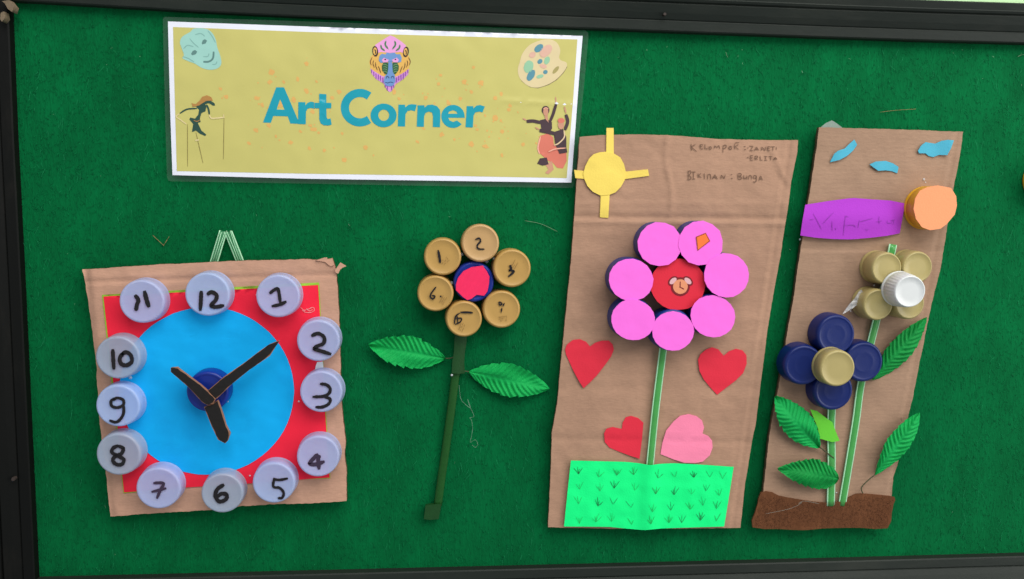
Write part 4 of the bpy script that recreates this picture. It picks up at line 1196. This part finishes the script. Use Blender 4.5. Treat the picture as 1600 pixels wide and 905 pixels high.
for st in ([[(228, 300), (290, 410), (345, 515)], [(512, 285), (430, 370), (362, 440)], [(490, 400), (495, 540)], [(185, 385), (235, 380)]], [[(538, 500), (546, 530)]], [[(680, 330), (662, 460), (650, 600)], [(668, 332), (722, 346)], [(660, 465), (780, 458), (822, 490)]],
           [[(872, 390), (852, 500)], [(880, 415), (950, 395), (1055, 365)], [(955, 515), (972, 530), (995, 522)]], [[(1145, 340), (1142, 400), (1152, 442)], [(1110, 415), (1185, 400)]], [[(1260, 392), (1258, 428), (1315, 428), (1330, 392)], [(1358, 378), (1345, 420), (1335, 455)], [(1300, 395), (1360, 385)]]):
    pen('pencil_letter', [S(s) for s in st], .85, H3 + .0033, M_PP, lab, hp, .15, 4, .6)

straw([(1395, 382), (1382, 445), (1368, 504), (1346, 594), (1337, 657), (1326, 725), (1315, 790)], 6.0, H3 + .0022, card3, M_STRAW, M_STRAWE)
straw([(1301, 590), (1299, 640), (1298, 670), (1299, 720), (1297.5, 790)], 6.2, H3 + .0022, card3, M_STRAW, M_STRAWE)
OH = .0158
for i, (u, v, r) in enumerate(((1386, 419.5, 24.6), (1434, 418, 24.6), (1372.5, 476.5, 24.2), (1422, 475, 24.0))):
    cap(u, v, r, H3 + (.0005 if i else 0), OH, M_OLIVE, card3, 'plain', 'petal_cap', .012, .04, (0, 0))
cap(1423.4, 454.6, 25.2, H3 + .0005 + OH, .0155, M_WCAP, card3, 'ribbed', 'centre_cap', .06, .10, (2, -2), 'white ribbed bottle cap heart of the olive flower', 128)
for u, v in ((1306, 524), (1257, 571), (1350, 566.6), (1303, 611)):
    cap(u, v, 31, H3, .0130, M_BLUECAP, card3, 'ringed', 'petal_cap', .012, .03, (random.uniform(-2, 2), random.uniform(-2, 2)))
cap(1309, 576, 28.2, H3 + .0132, .0120, M_OLIVE, card3, 'plain', 'centre_cap', .012, .03)
S = lambda p: Z(1160, 600, 3.77, p)
sheet('light_green_scrap', S([(400, 150), (440, 160), (500, 205), (530, 225), (550, 280), (573, 335), (530, 343), (455, 322), (445, 260), (420, 200)]), H3 + .0052, paper('lime_scrap_paper', (104, 204, 58)), card3, .0004, L=6)
leaf((1363, 594), (1448, 496), 37, H3 + .003, card3, M_LEAFD, .006, bend=2, cup=-.004, label='green embossed leaf right of the blue flower')
leaf((1281, 700), (1211.5, 619), 50, H3 + .0045, card3, M_LEAF, .005, bend=-2, blunt=.22, cup=-.0015, label='green embossed leaf left of the straws')
leaf((1311, 748), (1215, 732.5), 47, H3 + .0055, card3, M_LEAFD, .005, bend=1, blunt=.18, widest=.34, cup=-.002, label='dark green embossed leaf lowest by the brown felt')
leaf((1367, 742.5), (1437, 645), 36, H3 + .003, card3, M_LEAF, .008, bend=1, widest=.5, cup=-.0025, label='narrow green embossed leaf on a bent wire')
for p in ([(1367, 742), (1356, 751), (1346, 762), (1348, 771)], [(1281, 699), (1290, 706), (1303, 716)], [(1340, 594), (1352, 595), (1363, 593)]):
    tube([P(u, v, H3 + .0036) for u, v in curve_pts(p, 4)], .00045, M_WIRE, 'leaf_wire', card3, 6)
M_BROWN = felt_material('brown_felt', (104, 66, 43), .3)
M_BROWN.node_tree.nodes['Principled BSDF'].inputs['Sheen Tint'].default_value = (*lin((170, 110, 80)), 1)
hsx = lambda u, v: .0014 * G(u - 1300, 26) * G(v - 786, 20) + .0007 * math.sin(u / 16 + v / 21)
sheet('brown_felt_strip', S(curve_pts([(110, 640), (180, 640), (215, 660), (350, 685), (500, 703), (590, 688), (660, 655), (700, 648), (800, 655), (897, 668), (890, 710), (880, 760), (855, 850), (700, 848), (600, 848), (470, 852), (360, 862), (220, 855), (60, 845), (75, 760), (90, 710)], 2, True)), H3 + .0020, M_BROWN, card3, .0013, hsx, L=5)
V, Fc = [], []
for i in range(2600):
    u_, v_ = rnd.uniform(1178, 1394), rnd.uniform(772, 826)
    el_, er_ = 1189 - (v_ - 770) * .24, 1397 - (v_ - 776) * .22
    vt_ = 783 if 1225 < u_ < 1325 else 774
    if not (el_ + 2 < u_ < er_ - 2) or v_ < vt_ + 3 + max(0, (u_ - 1178) * .04 if u_ < 1225 else 0) or v_ > 823: continue
    a = rnd.uniform(0, 2 * PI); l = rnd.uniform(1.5, 4); q = len(V)
    for j in range(3):
        p = P(u_ + math.cos(a + j * .4) * l * j / 2, v_ + math.sin(a + j * .4) * l * j / 2, H3 + .0021 + hsx(u_, v_) + .0005 * (j == 1))
        V += [p - Vector((.00006, 0, .00006)), p + Vector((.00006, 0, .00006))]
    Fc += [(q, q + 1, q + 3, q + 2), (q + 2, q + 3, q + 5, q + 4)]
obj('felt_fuzz', V, Fc, fibre_material('brown_fibre', (112, 72, 50)), card3, False, None, None, 'stuff')
sheet('glue_strand', Z(1300, 360, 5.655, [(92, 742), (150, 660), (205, 600), (240, 540), (262, 525), (275, 545), (255, 620), (235, 650), (180, 690), (130, 722)]), H3 + .008, M_GLUE, card3, .0006, lambda u, v: .0006 * math.sin(u * v / 90), L=4)
for u, v, r, h in ((1442, 282, 2.2, .008), (1446, 285, 1.6, .008), (1365, 447, 2.4, .013), (1331, 487, 2, .01), (1270, 574, 3, .018), (1268, 580, 2.4, .016), (1250, 374, 2, .006), (1307, 769, 1.8, .009), (1280, 533, 1.8, .012), (1420, 416, 2.4, .02)):
    glue(u, v, r, h, card3)
tube([P(u, v, H3 + .0042) for u, v in curve_pts([(1196, 803), (1230, 796), (1246, 790), (1253, 785), (1248, 787), (1256, 783), (1280, 787)], 5)], .00008, M_STRING, 'glue_strand', card3, 5)

# craft cut off by the right-hand side of the view
tag(cap(1650, 280, 34, .001, .0125, M_YCAP, None, 'plain', 'yellow_cap', .012), 'yellow bottle cap rim just showing at the far right side of the felt', 'bottle cap')
